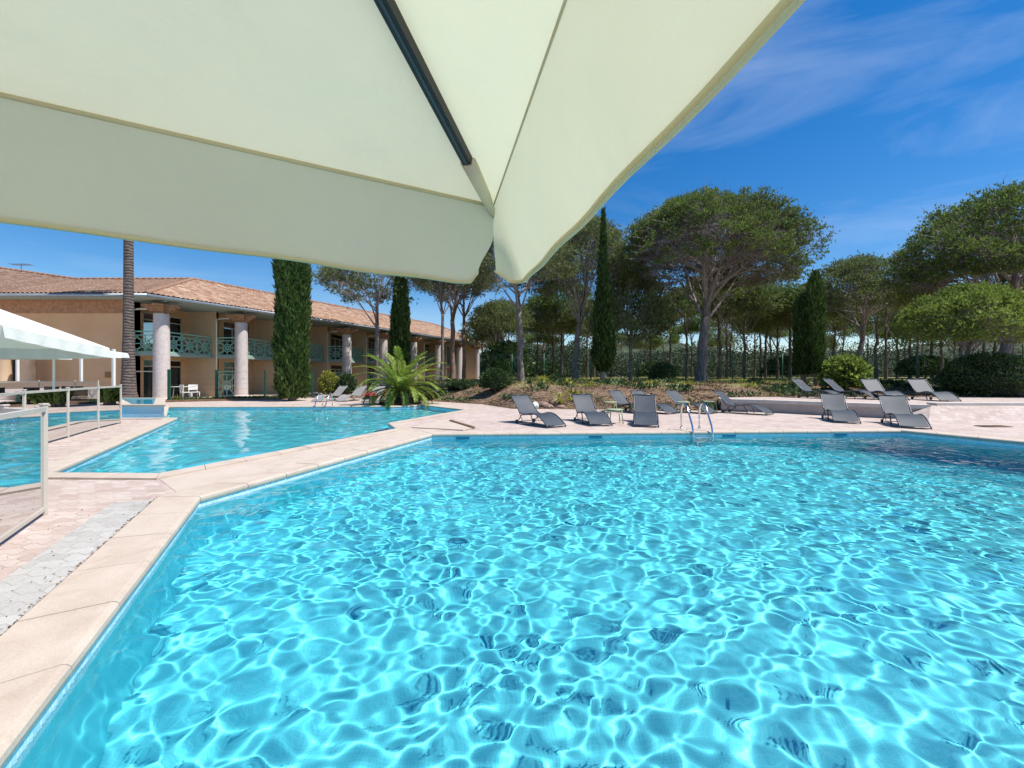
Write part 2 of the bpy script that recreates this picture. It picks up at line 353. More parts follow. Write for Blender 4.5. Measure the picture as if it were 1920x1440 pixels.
# slabs between the two pools
bo = offset(big, .42); lo_ = offset(left, .30)
sheet('stone_strip', [ccw([(-3.95, 5.05), (-4.75, 5.75), P(742, 806.5), (-2.6, 11.6), (-1.2, 11.4), (-2.1, 10.5)])], .004, M['slab_stone'])
def off_edge(p, q, d1, d2, t0, t1):
    p = Vector(p); q = Vector(q); e = (q-p); n_ = Vector((-e.y, e.x)).normalized()
    return [tuple(p+e*t0+n_*d1), tuple(p+e*t1+n_*d1), tuple(p+e*t1+n_*d2), tuple(p+e*t0+n_*d2)]
sheet('grey_paver_strip', [ccw(off_edge((-1.25, .35), A, .45, .82, -.3, 1.04))], .004, M['grey_pavers'])

# coping: one stone after the other with a rounded lip and an open joint
def coping(name, poly, width, mat, zt=.03, stone_len=.62, prof=None):
    rng = random.Random(3)
    prof = prof or [(.010, -.05), (-.002, -.04), (-.008, -.015), (-.004, .010), (.012, .026), (.03, zt), (width, zt), (width, -.03)]
    rings = [offset(poly, d) for d, _ in prof]; mb = MB(); n = len(poly)
    for i in range(n):
        L = (Vector(poly[(i+1) % n])-Vector(poly[i])).length; k = max(1, round(L/stone_len)); gp = .004/L
        for j in range(k):
            t0 = j/k+gp; t1 = (j+1)/k-gp; dz = rng.uniform(-.002, .002)
            vs = []
            for t in (t0, t1):
                for r, (d, z) in zip(rings, prof):
                    a = r[i]; b = r[(i+1) % n]; vs.append((a[0]+(b[0]-a[0])*t, a[1]+(b[1]-a[1])*t, z+dz))
            m_ = len(prof); fs = [(q, q+1, m_+q+1, m_+q) for q in range(m_-1)]; fs += [tuple(range(m_-1, -1, -1)), tuple(range(m_, 2*m_))]
            mb.add(vs, [tuple(reversed(f_)) for f_ in fs])
    o = mb.build(name, mat); o['kind'] = 'structure'; return o
coping('pool_coping', big, .42, M['coping_stone']); coping('left_pool_coping', left, .32, M['coping_stone'])

# basins
def basin(prefix, poly, depth, band=.16, floor=None):
    n = len(poly); mb = MB(); uv = []
    top = offset(poly, .012)
    for zz0, zz1, mi in ((-.03, -.03-band, 1), (-.03-band, -depth, 0)):
        s = 0
        for i in range(n):
            a = Vector(top[i]); b = Vector(top[(i+1) % n]); L = (b-a).length; mb.cur = mi
            mb.add([(a.x, a.y, zz0), (b.x, b.y, zz0), (b.x, b.y, zz1), (a.x, a.y, zz1)], [(0, 1, 2, 3)])
            uv += [(s, zz0), (s+L, zz0), (s+L, zz1), (s, zz1)]; s += L
    o = mb.build(prefix+'_wall', [M['pool_mosaic'], M['tile_band']]); ul = o.data.uv_layers.new(name='UVMap')
    ul.data.foreach_set('uv', np.array(uv, 'f').ravel()); o['kind'] = 'structure'; o.cycles.is_caustics_receiver = True
    if callable(floor):
        gx_ = np.arange(min(p[0] for p in poly)-.1, max(p[0] for p in poly)+.3, .25); gy_ = np.arange(min(p[1] for p in poly)-.1, max(p[1] for p in poly)+.3, .25); nx_ = len(gx_)
        fl = np_mesh(prefix+'_floor', [(x, y, floor(x, y)) for y in gy_ for x in gx_], [(j*nx_+i, j*nx_+i+1, (j+1)*nx_+i+1, (j+1)*nx_+i) for j in range(len(gy_)-1) for i in range(nx_-1)], 4, M['pool_mosaic'], smooth=True); fl['kind'] = 'structure'
    else: fl = sheet(prefix+'_floor', [offset(poly, .05)], -depth, M['pool_mosaic'])
    ul = fl.data.uv_layers.new(name='UVMap')
    ul.data.foreach_set('uv', np.array([(fl.data.vertices[l.vertex_index].co.x, fl.data.vertices[l.vertex_index].co.y) for l in fl.data.loops], 'f').ravel())
    fl.cycles.is_caustics_receiver = True
basin('pool', big, 2.6, floor=lambda x, y: -1.3-1.2*smooth01((x*.8+y*.35-7.6)/3.2)); basin('left_pool', left, 1.0)

# water surface: a sum of small waves, real geometry so that the sun focuses through it
def waves(seed, n, l0, l1, amp, pw=1.3):
    r = np.random.default_rng(seed); out = []
    for k in range(n):
        lam = math.exp(r.uniform(math.log(l0), math.log(l1))); th = r.normal(R(25), R(75)) + (PI if r.random() < .3 else 0)
        out.append((2*PI/lam, th, r.uniform(0, 2*PI), amp*lam**pw))
    return out
def water(name, poly, step, wv, zlev=-.10):
    xs = np.array([p[0] for p in poly]); ys = np.array([p[1] for p in poly])
    gx = np.arange(xs.min()-.3, xs.max()+.3, step); gy = [ys.min()-.3]
    while gy[-1] < ys.max()+.3: gy.append(gy[-1]+step*min(1.7, max(.75, gy[-1]/5)))
    gy = np.array(gy); X, Y = np.meshgrid(gx, gy)
    # slowly wandering coordinates keep the pattern from looking like crossed sine waves
    Xw = X+.12*np.sin(.9*Y+.4)+.045*np.sin(2.1*X+1.7*Y); Yw = Y+.11*np.sin(1.1*X+1.3)+.04*np.sin(2.4*Y-1.5*X+.7)
    Z = np.zeros_like(X)
    for k, th, p, a in wv: Z += a*np.sin(k*(Xw*math.cos(th)+Yw*math.sin(th))+p)
    G = .95+.14*np.sin(.55*X+.8)*np.cos(.6*Y+.3); Z *= G
    Z += zlev; nx, ny = len(gx), len(gy)
    keep = inside(offset(poly, .0), X, Y); q = keep[:-1, :-1] | keep[1:, :-1] | keep[:-1, 1:] | keep[1:, 1:]
    i = (np.arange(ny-1)[:, None]*nx+np.arange(nx-1)[None])[q]
    f = np.stack([i, i+1, i+1+nx, i+nx], -1); v = np.stack([X, Y, Z], -1).reshape(-1, 3)
    used = np.unique(f); re = np.zeros(len(v), 'i'); re[used] = np.arange(len(used))
    o = np_mesh(name, v[used], re[f], 4, M['water'], smooth=True); o['kind'] = 'structure'; o.cycles.is_caustics_caster = True; return o
water('water', big, .017, waves(11, 110, .10, .38, .0026, 1.5)+waves(14, 16, .45, .9, .0015, 1.3)+waves(12, 8, 1.0, 2.4, .0010, 1.0))
water('left_pool_water', left, .05, waves(5, 60, .2, 1.0, .0024))

# ------------------------------------------------------------------ terrain
def edge_y(x):
    pts = [(-60, 27.3), (-17, 27.3), (-9.5, 26.0), (-6, 23.8), (-3.4, 22.2), (-1.4, 20.4), (0, 17.7), (5, 17.2), (8.4, 16.7), (60, 16.3)]
    for (a, ya), (b, yb) in zip(pts, pts[1:]):
        if x <= b: return ya+(yb-ya)*(x-a)/(b-a)
    return 16.3
def fac_x(y): return -19.3+1.85*(y-23.5)/4.0
def ground_z(x, y):
    e = edge_y(x)
    if y < e-.15: return -3.0
    if x > 8.6:
        base = .44 if y > 18.4 else -.06
        t = smooth01((y-19.2)/5.0)*.5 if y > 18.4 else 0
    else:
        base = -.06+.05*smooth01((y-e)/.3); t = .98*smooth01((y-e+.1)/6.0)
    up = .16*smooth01((y-26)/25)
    z = base+t+up
    w = smooth01((x-fac_x(y)-3.0)/7.0) if y > 20 else 1
    z = (z+.01)*w-.01
    z += (mnoise.noise(Vector((x*.35, y*.35, 0)))*.10+mnoise.noise(Vector((x*1.3, y*1.3, 3)))*.035)*min(1, max(0, (y-e)/2))*w
    return z-2.2*smooth01((y-70)/120)*w
gx = np.concatenate([np.linspace(-400, -30, 24), np.arange(-29.5, 45, .5), np.linspace(46, 400, 24)])
gy = np.concatenate([np.linspace(-200, 14, 12), np.arange(15, 50, .4), np.linspace(51, 130, 40), np.linspace(140, 900, 12)])
V = [(x, y, ground_z(x, y)) for y in gy for x in gx]; nx = len(gx)
Fq = [(j*nx+i, j*nx+i+1, (j+1)*nx+i+1, (j+1)*nx+i) for j in range(len(gy)-1) for i in range(nx-1)]
o = np_mesh('ground', V, Fq, 4, M['ground_lawn'], smooth=True); o['kind'] = 'structure'

# raised terrace with its curved retaining wall
tw = [P(1352, 770), (9.6, 16.25), (10.9, 15.0), (12.3, 13.9), (13.2, 13.45)]
tback = 18.75
tpoly = tw+[(60, 13.6), (60, tback+.2), (10.5, tback), (9.0, 18.3)]
sheet('raised_terrace', [ccw(tpoly)], .45, M['pink_pavers'])
t = empty('retaining_wall', (10.5, 15.2, 0)); tag(t, 'low curved concrete retaining wall with pale cap along the raised terrace', 'wall')
mb = MB(); mc = MB(); ws = [(8.9, 18.3)]+tw
for a, b in zip(ws, ws[1:]):
    a = Vector((*a, 0)); b = Vector((*b, 0)); d = (b-a).normalized(); nn = Vector((d.y, -d.x, 0))*-1
    v = [a, b, b+Vector((0, 0, .40)), a+Vector((0, 0, .40))]; off_ = nn*.25
    mb.add([p-Vector((10.5, 15.2, .05)) for p in v]+[p-Vector((10.5, 15.2, .05))+off_ for p in v], [(0, 1, 2, 3), (7, 6, 5, 4), (0, 3, 7, 4), (1, 5, 6, 2), (3, 2, 6, 7)])
for a, b in zip(ws, ws[1:]):
    a = Vector((*a, .35)); b = Vector((*b, .35)); d = (b-a).normalized(); nn = Vector((-d.y, d.x, 0))
    o4 = [a-nn*.04, b-nn*.04, b+nn*.36, a+nn*.36]; base = Vector((10.5, 15.2, 0))
    mc.add([p-base for p in o4]+[p-base+Vector((0, 0, .12)) for p in o4], [(3, 2, 1, 0), (4, 5, 6, 7), (0, 1, 5, 4), (1, 2, 6, 5), (2, 3, 7, 6), (3, 0, 4, 7)])
mb.build('wall', M['wall_concrete'], t); mc.build('wall_cap', M['cap_white'], t)
mb = MB(); mb.add([(13.2, 13.45, .45), (60, 13.6, .45), (60, 12.5, -.01), (12.4, 12.7, -.01), (12.3, 13.9, -.01)], [(0, 3, 2, 1), (0, 4, 3)])
o = mb.build('paved_ramp', M['pink_pavers']); o['kind'] = 'structure'
mb = MB(); mb.box((36.7, 13.62, .49), (46.6, .34, .08)); o = mb.build('terrace_kerb', M['cap_white']); o['kind'] = 'structure'

# ------------------------------------------------------------------ foliage builders
def leaf_tris(rs, c, d, ln, wd):
    """c (n,3) base points, d (n,3) directions, ln/wd arrays -> verts, faces"""
    n = len(c); r = rs.normal(size=(n, 3)); s = np.cross(d, r); s /= np.linalg.norm(s, axis=1)[:, None]+1e-9
    tip = c+d*ln[:, None]; a = c+s*wd[:, None]/2; b = c-s*wd[:, None]/2
    v = np.stack([a, b, tip], 1).reshape(-1, 3); f = np.arange(3*n).reshape(-1, 3); return v, f
def leaf_quads(rs, c, d, ln, wd):
    n = len(c); r = rs.normal(size=(n, 3)); s = np.cross(d, r); s /= np.linalg.norm(s, axis=1)[:, None]+1e-9
    m = c+d*ln[:, None]*.5; tip = c+d*ln[:, None]
    v = np.stack([c, m+s*wd[:, None]/2, tip, m-s*wd[:, None]/2], 1).reshape(-1, 3); f = np.arange(4*n).reshape(-1, 4); return v, f
def unit(a): return a/(np.linalg.norm(a, axis=1)[:, None]+1e-9)

def curve(a, b, up, n, rs, wob):
    a = np.array(a, float); b = np.array(b, float); L = np.linalg.norm(b-a); c = a*.45+b*.55+np.array([0, 0, up*L])+rs.normal(size=3)*wob*L
    return [tuple((1-t)**2*a+2*t*(1-t)*c+t*t*b) for t in np.linspace(0, 1, n)]

def pine_parts(seed, H, Rx, rz, hc, fork, tr, n1=9, n2=6, n3=7, tufts=26, lsz=.2, elev0=-14, clump=.55, needle='pine_needles', lean=(0, 0), twig=3, barkm='bark', fill=.0):
    """meshes of a stone pine, base at the origin: trunk, limbs, crown"""
    rs = np.random.default_rng(seed); rnd = random.Random(seed)
    top = np.array([lean[0], lean[1], fork]); trunk = MB(); pts = []
    for i in range(7):
        t = i/6; pts.append((lean[0]*t*t+rs.normal()*.04*(0 < i < 6), lean[1]*t*t+rs.normal()*.04*(0 < i < 6), fork*t))
    trunk.tube([(0, 0, -.3)]+pts, [tr*1.35, tr*1.15]+[tr*(1-.3*i/6) for i in range(1, 7)], 10)
    lead_top = np.array([lean[0]*1.15+rs.normal()*.3, lean[1]*1.15, hc+rz*.5]); trunk.tube([tuple(top), tuple((top+lead_top)/2+rs.normal(size=3)*.15), tuple(lead_top)], [tr*.7, tr*.45, tr*.15], 7)
    cen = np.array([lean[0], lean[1], hc]); limbs = MB(); tips = []
    ph0 = rs.uniform(0, 6.28); lob = rs.uniform(0, 6.28, 6)
    def shell(ph, el, k):
        w = 1+.08*math.sin(3*ph+lob[0])+.07*math.sin(5*ph+lob[1]+el*4)+.06*math.sin(9*ph+lob[2]+el*8)+.035*math.sin(17*ph+lob[4]+el*13)
        e = el if el > 0 else el*.6
        return cen+np.array([Rx*math.cos(el)*math.cos(ph), Rx*math.cos(el)*math.sin(ph), rz*math.sin(e)*(1.0+.06*math.sin(7*ph+lob[3]))])*np.array([w, w, 1])*k
    for i in range(n1):
        ph = ph0+2*PI*i/n1*1.0+rs.normal()*.15; el = math.asin(rs.uniform(-.12, .95))
        t0 = rs.uniform(.0, 1)**1.3*.55; st = top*(1-t0)+lead_top*t0
        if t0 < .1: st = np.array(pts[-1])*rs.uniform(.93, 1.0)
        e1 = shell(ph, el, .5)*np.array([1, 1, 1])*1.0; e1[2] = e1[2]*.85+st[2]*.15
        c1 = curve(st, e1, -.07, 5, rs, .05); r0 = tr*.34*rs.uniform(.7, 1.1); limbs.tube(c1, [r0, r0*.85, r0*.7, r0*.55, r0*.4], 5, False)
        for j in range(n2):
            ph2 = ph+rs.normal()*.42*(1+.6*math.sin(el)); el2 = min(R(89), max(R(elev0), el+rs.normal()*R(22)))
            s2 = np.array(c1[rnd.choice([2, 3, 3, 4, 4])]); e2 = shell(ph2, el2, rs.uniform(.72, .84)); c2 = curve(s2, e2, -.04, 4, rs, .06)
            r2 = r0*.36; limbs.tube(c2, [r2, r2*.75, r2*.55, r2*.35], 4, False)
            for k in range(n3):
                ph3 = ph2+rs.normal()*.2; el3 = min(R(90), max(R(elev0), el2+rs.normal()*R(11))); s3 = np.array(c2[rnd.choice([1, 2, 3])]); e3 = shell(ph3, el3, rs.uniform(.86, 1.0))
                c3 = curve(s3, e3, .02, 3, rs, .08); limbs.tube(c3, [r2*.4, r2*.28, r2*.12], 3, False); tips.append((e3, e3-s3))
                for q in range(twig):
                    a = np.array(c3[1])*(1-.4*rs.random())+s3*.0+(np.array(c3[1])*0); a = s3+(e3-s3)*rs.uniform(.1, .8); dd = (e3-s3)/np.linalg.norm(e3-s3)*.8+rs.normal(size=3)*.45; b = a+dd*rs.uniform(.4, .95)*min(1, Rx/5.5)**1.3; limbs.tube([tuple(a), tuple(b)], [.012, .005], 3, False)
    T = np.array([t_[0] for t_ in tips]); Dv = unit(np.array([t_[1] for t_ in tips])); n = len(T)
    # tufts around each tip, flattened clusters
    cc = np.repeat(T, tufts, 0)+rs.normal(size=(n*tufts, 3))*np.array([clump, clump, clump*.42])*.62+np.array([0, 0, .05]); dd = np.repeat(Dv, tufts, 0)
    if fill > 0:
        kf = int(len(cc)*fill); idx = rs.integers(0, n, kf); w = rs.uniform(.55, .95, kf)[:, None]; cc = np.concatenate([cc, cen+(T[idx]-cen)*w+rs.normal(size=(kf, 3))*.4]); dd = np.concatenate([dd, Dv[idx]])
    per = 4; cc = np.repeat(cc, per, 0); dd = unit(np.repeat(dd, per, 0)*.5+np.array([0, 0, .55])+rs.normal(size=cc.shape)*.55)
    ln = rs.uniform(.6, 1.2, len(cc))*lsz; v, f = leaf_tris(rs, cc, dd, ln, ln*.34)
    return trunk, limbs, v, f, needle, barkm
def make_pine(name, label, x, y, zb, rz_=0, group=None, cat='tree', **kw):
    trunk, limbs, v, f, needle, barkm = pine_parts(**kw); r = empty(name, (x, y, zb), rz_); tag(r, label, cat, group)
    trunk.build('trunk', M[barkm], r, True); limbs.build('branches', M['bark_twig'], r, True); np_mesh('crown', v, f, 3, M[needle], r); return r

def make_cypress(name, label, x, y, zb, H, Rm, seed, n=9000, trunk_h=.5, prof=None, group='cypresses', mat='cypress_green'):
    rs = np.random.default_rng(seed); r = empty(name, (x, y, zb)); tag(r, label, 'cypress', group)
    prof = prof or (lambda t: min(1, (t/.08)**.6)*(1-max(0, (t-.25)/.75)**1.6*.93))
    mb = MB(); mb.tube([(0, 0, -.3), (0, 0, trunk_h+.3), (.02, 0, H*.5)], [Rm*.32, Rm*.26, Rm*.1], 8); mb.build('trunk', M['bark'], r, True)
    t = rs.random(n); w = np.array([prof(q) for q in t]); keep = rs.random(n) < (w*.85+.15); t = t[keep]; w = w[keep]; n = len(t); ph = rs.uniform(0, 2*PI, n)
    lump = 1+.10*np.sin(ph*3+t*H*1.1)+.07*np.sin(ph*5-t*H*1.9+1)+.06*np.sin(ph*9+t*H*4)
    rad = Rm*w*lump*(1-.35*rs.random(n)**2); c = np.stack([rad*np.cos(ph), rad*np.sin(ph), trunk_h+t*(H-trunk_h)*.985], 1)
    d = unit(np.stack([np.cos(ph)*.35, np.sin(ph)*.35, np.full(n, 1.)], 1)+rs.normal(size=(n, 3))*.22); ln = rs.uniform(.12, .34, n); v, f = leaf_tris(rs, c, d, ln, ln*.42)
    # inner dark core in the same mesh
    cv = []; K = 26; S = 12
    for i in range(K+1):
        tt = i/K; ww = prof(min(.999, max(.004, tt)))
        for j in range(S):
            a = 2*PI*j/S; q = Rm*ww*.72*(1+.12*math.sin(3*a+tt*H*1.1)); cv.append((q*math.cos(a), q*math.sin(a), trunk_h+.05+tt*(H-trunk_h)*.95))
    cf = []
    for i in range(K):
        for j in range(S): a0 = i*S+j; b0 = i*S+(j+1) % S; cf += [(a0, b0, b0+S), (a0, b0+S, a0+S)]
    b = len(v); np_mesh('crown', np.concatenate([v, np.array(cv)]), np.concatenate([f, np.array(cf)+b]), 3, M[mat], r); return r

def make_bush(name, label, x, y, zb, rx, ry, h, seed, mat='bush_green', n=5000, leaf=.07, group=None, cat='bush', up=.3, core=.86, squash=1.0):
    rs = np.random.default_rng(seed); r = empty(name, (x, y, zb)); tag(r, label, cat, group)
    mb = MB(); mb.tube([(0, 0, -.2), (.03, 0, h*.5)], [.07, .03], 6); 
    for k in range(5):
        a = k*1.26; mb.tube([(0, 0, .02), (rx*.4*math.cos(a), ry*.4*math.sin(a), h*.55)], [.03, .012], 5)
    mb.build('stem', M['bark'], r, True)
    u = unit(rs.normal(size=(n, 3))); u[:, 2] = np.where(u[:, 2] < -.35, -u[:, 2], u[:, 2]); ph = np.arctan2(u[:, 1], u[:, 0])
    lump = 1+.06*np.sin(ph*4+seed)+.06*np.sin(ph*7+u[:, 2]*6+seed)+.05*np.sin(u[:, 2]*11+ph*3)
    k = (lump*(1-.22*rs.random(n)**2))[:, None]; c = u*np.array([rx, ry, h*.62])*k+np.array([0, 0, h*.4]); c[:, 2] = np.maximum(c[:, 2], .02)
    d = unit(u+np.array([0, 0, up])+rs.normal(size=(n, 3))*.5); ln = rs.uniform(.6, 1.4, n)*leaf; v, f = leaf_quads(rs, c, d, ln, ln*.6)
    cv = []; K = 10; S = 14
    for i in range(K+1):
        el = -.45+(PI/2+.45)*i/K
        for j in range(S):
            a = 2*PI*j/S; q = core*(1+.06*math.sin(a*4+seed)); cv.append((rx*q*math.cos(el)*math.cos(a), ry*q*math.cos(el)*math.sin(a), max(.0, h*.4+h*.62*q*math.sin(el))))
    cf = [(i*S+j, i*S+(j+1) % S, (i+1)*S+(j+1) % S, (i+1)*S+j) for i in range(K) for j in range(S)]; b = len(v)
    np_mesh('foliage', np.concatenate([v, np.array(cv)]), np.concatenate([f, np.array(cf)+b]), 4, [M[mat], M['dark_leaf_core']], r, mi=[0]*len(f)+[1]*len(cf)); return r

# ------------------------------------------------------------------ trees
def gz(x, y): return ground_z(x, y)
# large umbrella pine in the middle
Y = 30.0
make_pine('umbrella_pine', 'largest umbrella pine with wide domed crown, in the middle of the grounds', XP(1316, Y), Y, gz(XP(1316, Y), Y)-.05, 0, cat='tree',
          seed=21, H=13.4, Rx=6.1, rz=4.3, hc=8.4, fork=4.6, tr=.40, n1=20, n2=10, n3=9, tufts=17, lsz=.18, lean=(.3, 0), elev0=-24, clump=.33, twig=9, fill=.12)
Y = 24.0
make_pine('umbrella_pine', 'tall spreading umbrella pine at the right edge behind the small pale pine', XP(1880, Y), Y, gz(XP(1880, Y), Y)-.05, 0, cat='tree',
          seed=33, H=12, Rx=5.2, rz=3.9, hc=6.8, fork=3.2, tr=.32, n1=18, n2=9, n3=8, tufts=17, lsz=.18, lean=(.4, 0), elev0=-28, clump=.36, twig=7, fill=.15)
Y = 34.0
make_pine('umbrella_pine', 'forked umbrella pine between the twin cypress and the right edge trees', XP(1605, Y), Y, gz(XP(1605, Y), Y)-.05, 0, cat='tree',
          seed=44, H=10, Rx=3.9, rz=3.1, hc=6.6, fork=3.2, tr=.24, n1=13, n2=8, n3=8, tufts=13, lsz=.19, lean=(.5, 0), elev0=-30, clump=.5, twig=3, needle='pine_needles_grey', fill=.1)
Y = 20.5
make_pine('young_pine', 'small pale green pine beside the large round bush on the right', XP(1802, Y), Y, gz(XP(1802, Y), Y)-.05, 0, cat='tree',
          seed=52, H=4.4, Rx=2.3, rz=2.1, hc=3.0, fork=1.3, tr=.12, n1=14, n2=8, n3=7, tufts=15, lsz=.14, lean=(.2, 0), elev0=-22, clump=.3, twig=4, needle='pine_needles_light')
Y = 33.0
make_pine('umbrella_pine', 'round crowned grey green pine just left of the thin tall cypress', XP(1078, Y), Y, gz(XP(1078, Y), Y)-.05, 0, cat='tree',
          seed=61, H=12.8, Rx=4.0, rz=4.2, hc=8.4, fork=4.6, tr=.25, n1=15, n2=8, n3=8, tufts=14, lsz=.18, lean=(.4, 0), elev0=-38, clump=.45, twig=4, needle='pine_needles_grey', fill=.35)
Y = 29.0
make_pine('umbrella_pine', 'grey trunked pine directly below the notch of the cream parasol', XP(976, Y), Y, gz(XP(976, Y), Y)-.05, 0, cat='tree',
          seed=72, H=11, Rx=3.6, rz=2.9, hc=7.6, fork=5.0, tr=.24, n1=11, n2=7, n3=8, tufts=14, lsz=.2, lean=(-.1, 0), elev0=-35, clump=.5, twig=4, needle='pine_needles_grey')
Y = 32.0
make_pine('young_pine', 'bushy middle sized pine right of the thin tall cypress', XP(1182, Y), Y, gz(XP(1182, Y), Y)-.05, 0, cat='tree',
          seed=83, H=8.2, Rx=2.7, rz=3.6, hc=4.3, fork=1.6, tr=.16, n1=11, n2=7, n3=7, tufts=10, lsz=.22, elev0=-40, clump=.5, twig=4, needle='pine_needles_grey', fill=.25)
# four pines whose bare trunks cross the hotel roof
front = [(707, 31, 7.6, 3.7, 'sparse pine with a pale trunk standing left of the dark cypress by the hotel', 91, .2, 'bark'),
         (830, 33, 8.4, 2.9, 'pine with a thin light grey trunk in front of the far hotel end', 92, .15, 'bark'),
         (848, 37, 8.6, 3.2, 'pine with a black looking trunk, second of three in front of the far hotel end', 93, .26, 'bark_red'),
         (870, 40, 8.8, 3.2, 'pine with a dark trunk, third of three in front of the far hotel end', 94, .2, 'bark_red')]
for px, Y, hc, rx, lab, sd, tr, bk in front:
    make_pine('umbrella_pine', lab, XP(px, Y), Y, gz(XP(px, Y), Y)-.05, 0, cat='tree', seed=sd, H=10, Rx=rx, rz=2.4, hc=hc, fork=hc*.62, tr=tr, n1=9, n2=6, n3=7, tufts=12, lsz=.2, elev0=-38, clump=.42, twig=5, fill=.1, needle='pine_needles_grey', barkm=bk)
# background pines beyond the fence: four shapes copied
protos = []
for i, (sd, hc, rx, rz, fk) in enumerate([(101, 7.8, 3.3, 2.5, 4.6), (102, 8.2, 3.7, 2.2, 5.2), (103, 7.2, 2.9, 2.8, 4.0), (104, 8.6, 3.2, 2.6, 5.4)]):
    protos.append(make_pine('pine_tree', 'x', 0, 0, 0, 0, 'pines of the wood behind the fence', cat='tree', seed=sd, H=10, Rx=rx, rz=rz, hc=hc, fork=fk, tr=.17, n1=8, n2=6, n3=6, tufts=11, lsz=.28, elev0=-35, clump=.62, twig=2, needle='pine_needles' if i % 2 else 'pine_needles_grey', fill=.25, barkm='bark_dark'))
rb = random.Random(12); used = [False]*4; spots = []
for px in [905, 930, 948, 1010, 1035, 1052, 1105, 1150, 1225, 1262, 1290, 1345, 1368, 1395, 1420, 1440, 1462, 1480, 1502, 1545, 1565, 1642, 1662, 1680, 1700, 1722, 1745, 1770, 1805, 1840, 1870, 1900, 1935, 1965, 2000]:
    spots.append((px+rb.uniform(-6, 6), rb.uniform(38, 52)))
for px in [915, 960, 1020, 1065, 1120, 1165, 1210, 1250, 1300, 1340, 1380, 1410, 1450, 1490, 1530, 1580, 1630, 1690, 1735, 1790, 1850, 1910]:
    spots.append((px+rb.uniform(-10, 10), rb.uniform(56, 78)))
marks = [(905, 'at the far hotel end'), (975, 'behind the grey trunked pine'), (1080, 'behind the round crowned pine'), (1128, 'behind the thin tall cypress'), (1185, 'behind the bushy middle pine'), (1250, 'left of the largest umbrella pine'), (1316, 'behind the largest umbrella pine'), (1390, 'right of the largest umbrella pine trunk'), (1450, 'left of the twin cypress'), (1520, 'behind the twin cypress'), (1600, 'behind the forked pine'), (1680, 'right of the forked pine'), (1795, 'behind the small pale pine'), (1900, 'near the right edge')]
seen_lab = {}
for px, Y in sorted(spots):
    k = rb.randrange(4); pr = protos[k]
    if used[k]: c = copy_tree(pr)
    else: c = pr; used[k] = True
    x = XP(px, Y); c.location = (x, Y, gz(x, Y)-.1); c.rotation_euler.z = rb.uniform(0, 6.28); s = rb.uniform(.78, 1.0); c.scale = (s, s, s*rb.uniform(.92, 1.05))
    near = min(marks, key=lambda m_: abs(m_[0]-px))[1]; key = (near, Y > 54); seen_lab[key] = seen_lab.get(key, 0)+1; q = seen_lab[key]
    shade = 'olive green' if k % 2 else 'grey green'
    c['label'] = f"{['first', 'second', 'third', 'fourth', 'fifth', 'sixth', 'seventh', 'eighth'][q-1]} {'rear' if Y > 54 else 'front'} row {shade} pine from the left, {near}"
# far woodland that reads as one mass
rs = np.random.default_rng(9); n = 130000
ang = rs.uniform(-.16, 1.35, n); dist = rs.uniform(88, 118, n); c = np.stack([dist*np.tan(ang)*.8, dist, np.zeros(n)], 1)
hh = 8.5+1.8*np.sin(c[:, 0]*.16)+1.3*np.sin(c[:, 0]*.41+1)+.9*np.sin(c[:, 0]*.9); c[:, 2] = rs.random(n)**.8*hh-1.2
d = unit(rs.normal(size=(n, 3))+np.array([0, 0, .4])); ln = rs.uniform(.3, .65, n); v, f = leaf_quads(rs, c, d, ln, ln*.5)
o = np_mesh('far_woodland', v, f, 4, M['woodland']); tag(o, 'dense distant woodland closing the view between the pine trunks', 'woodland', kind='stuff')
hx = np.linspace(-260, 320, 117); hv = []
for j, (yy, t_) in enumerate([(122, -.3), (126, .55), (134, .9), (150, 1.0), (190, .6)]):
    for x in hx: hv.append((x, yy+6*math.sin(x*.03), -1.5+t_*(12.2+2.2*math.sin(x*.045)+1.4*math.sin(x*.13+1)+.8*math.sin(x*.37)+.5*math.sin(x*.9))))
nh = len(hx); o = np_mesh('hills', hv, [(j*nh+i, j*nh+i+1, (j+1)*nh+i+1, (j+1)*nh+i) for j in range(4) for i in range(nh-1)], 4, M['hill_green'], smooth=True); o['kind'] = 'structure'
# dense understory shrubs behind the fence
for px, Y, w, h, lab in [(950, 40, 2.2, 3.4, 'tall olive shrub between the far hotel end and the first pines'), (1015, 54, 2.6, 2.0, 'shrub under the pines left of the thin cypress, beyond the fence'), (1232, 56, 2.6, 2.0, 'shrub mass left of the largest pine trunk, beyond the fence'), (1475, 50, 2.4, 2.4, 'dark shrub mass against the twin cypress, beyond the fence'), (1735, 44, 2.4, 2.2, 'dark thicket left of the small pale pine')]:
    x = XP(px, Y); make_bush('shrub', lab, x, Y, gz(x, Y)-.1, w, w*.8, h, int(200+px), 'bush_green', 3500, .24, 'thickets under the pines', 'shrub', core=.75)

# cypresses
def prof_thin(t): return min(1, (t/.10)**.6)*max(.03, 1-max(0, (t-.12)/.88)**.85*.97)
def prof_col(t): return min(1, .7+t*6)*(1-max(0, (t-.78)/.22)**2*.85)
Y = 25.0; x = XP(1131, Y); make_cypress('cypress', 'thin pointed dark cypress standing alone before the pine wood', x, Y, gz(x, Y)-.05, 11.4-gz(x, Y)-.1, .66, 1, 11000, .55, prof_thin)
Y = 23.6; make_cypress('cypress', 'thick bright green cypress column in front of the hotel balconies', XP(548, Y), Y, 0, 10.5, .80, 2, 16000, .12, lambda t: min(1, .75+t*5)*(1-max(0, (t-.7)/.3)**2*.85), mat='cypress_sunlit')
Y = 29.5; x = XP(751, Y); make_cypress('cypress', 'dark cypress behind the feathery palm', x, Y, gz(x, Y)-.05, 8.6, .60, 3, 9000, .3, lambda t: min(1, .6+t*4)*(1-max(0, (t-.45)/.55)**1.5*.75))
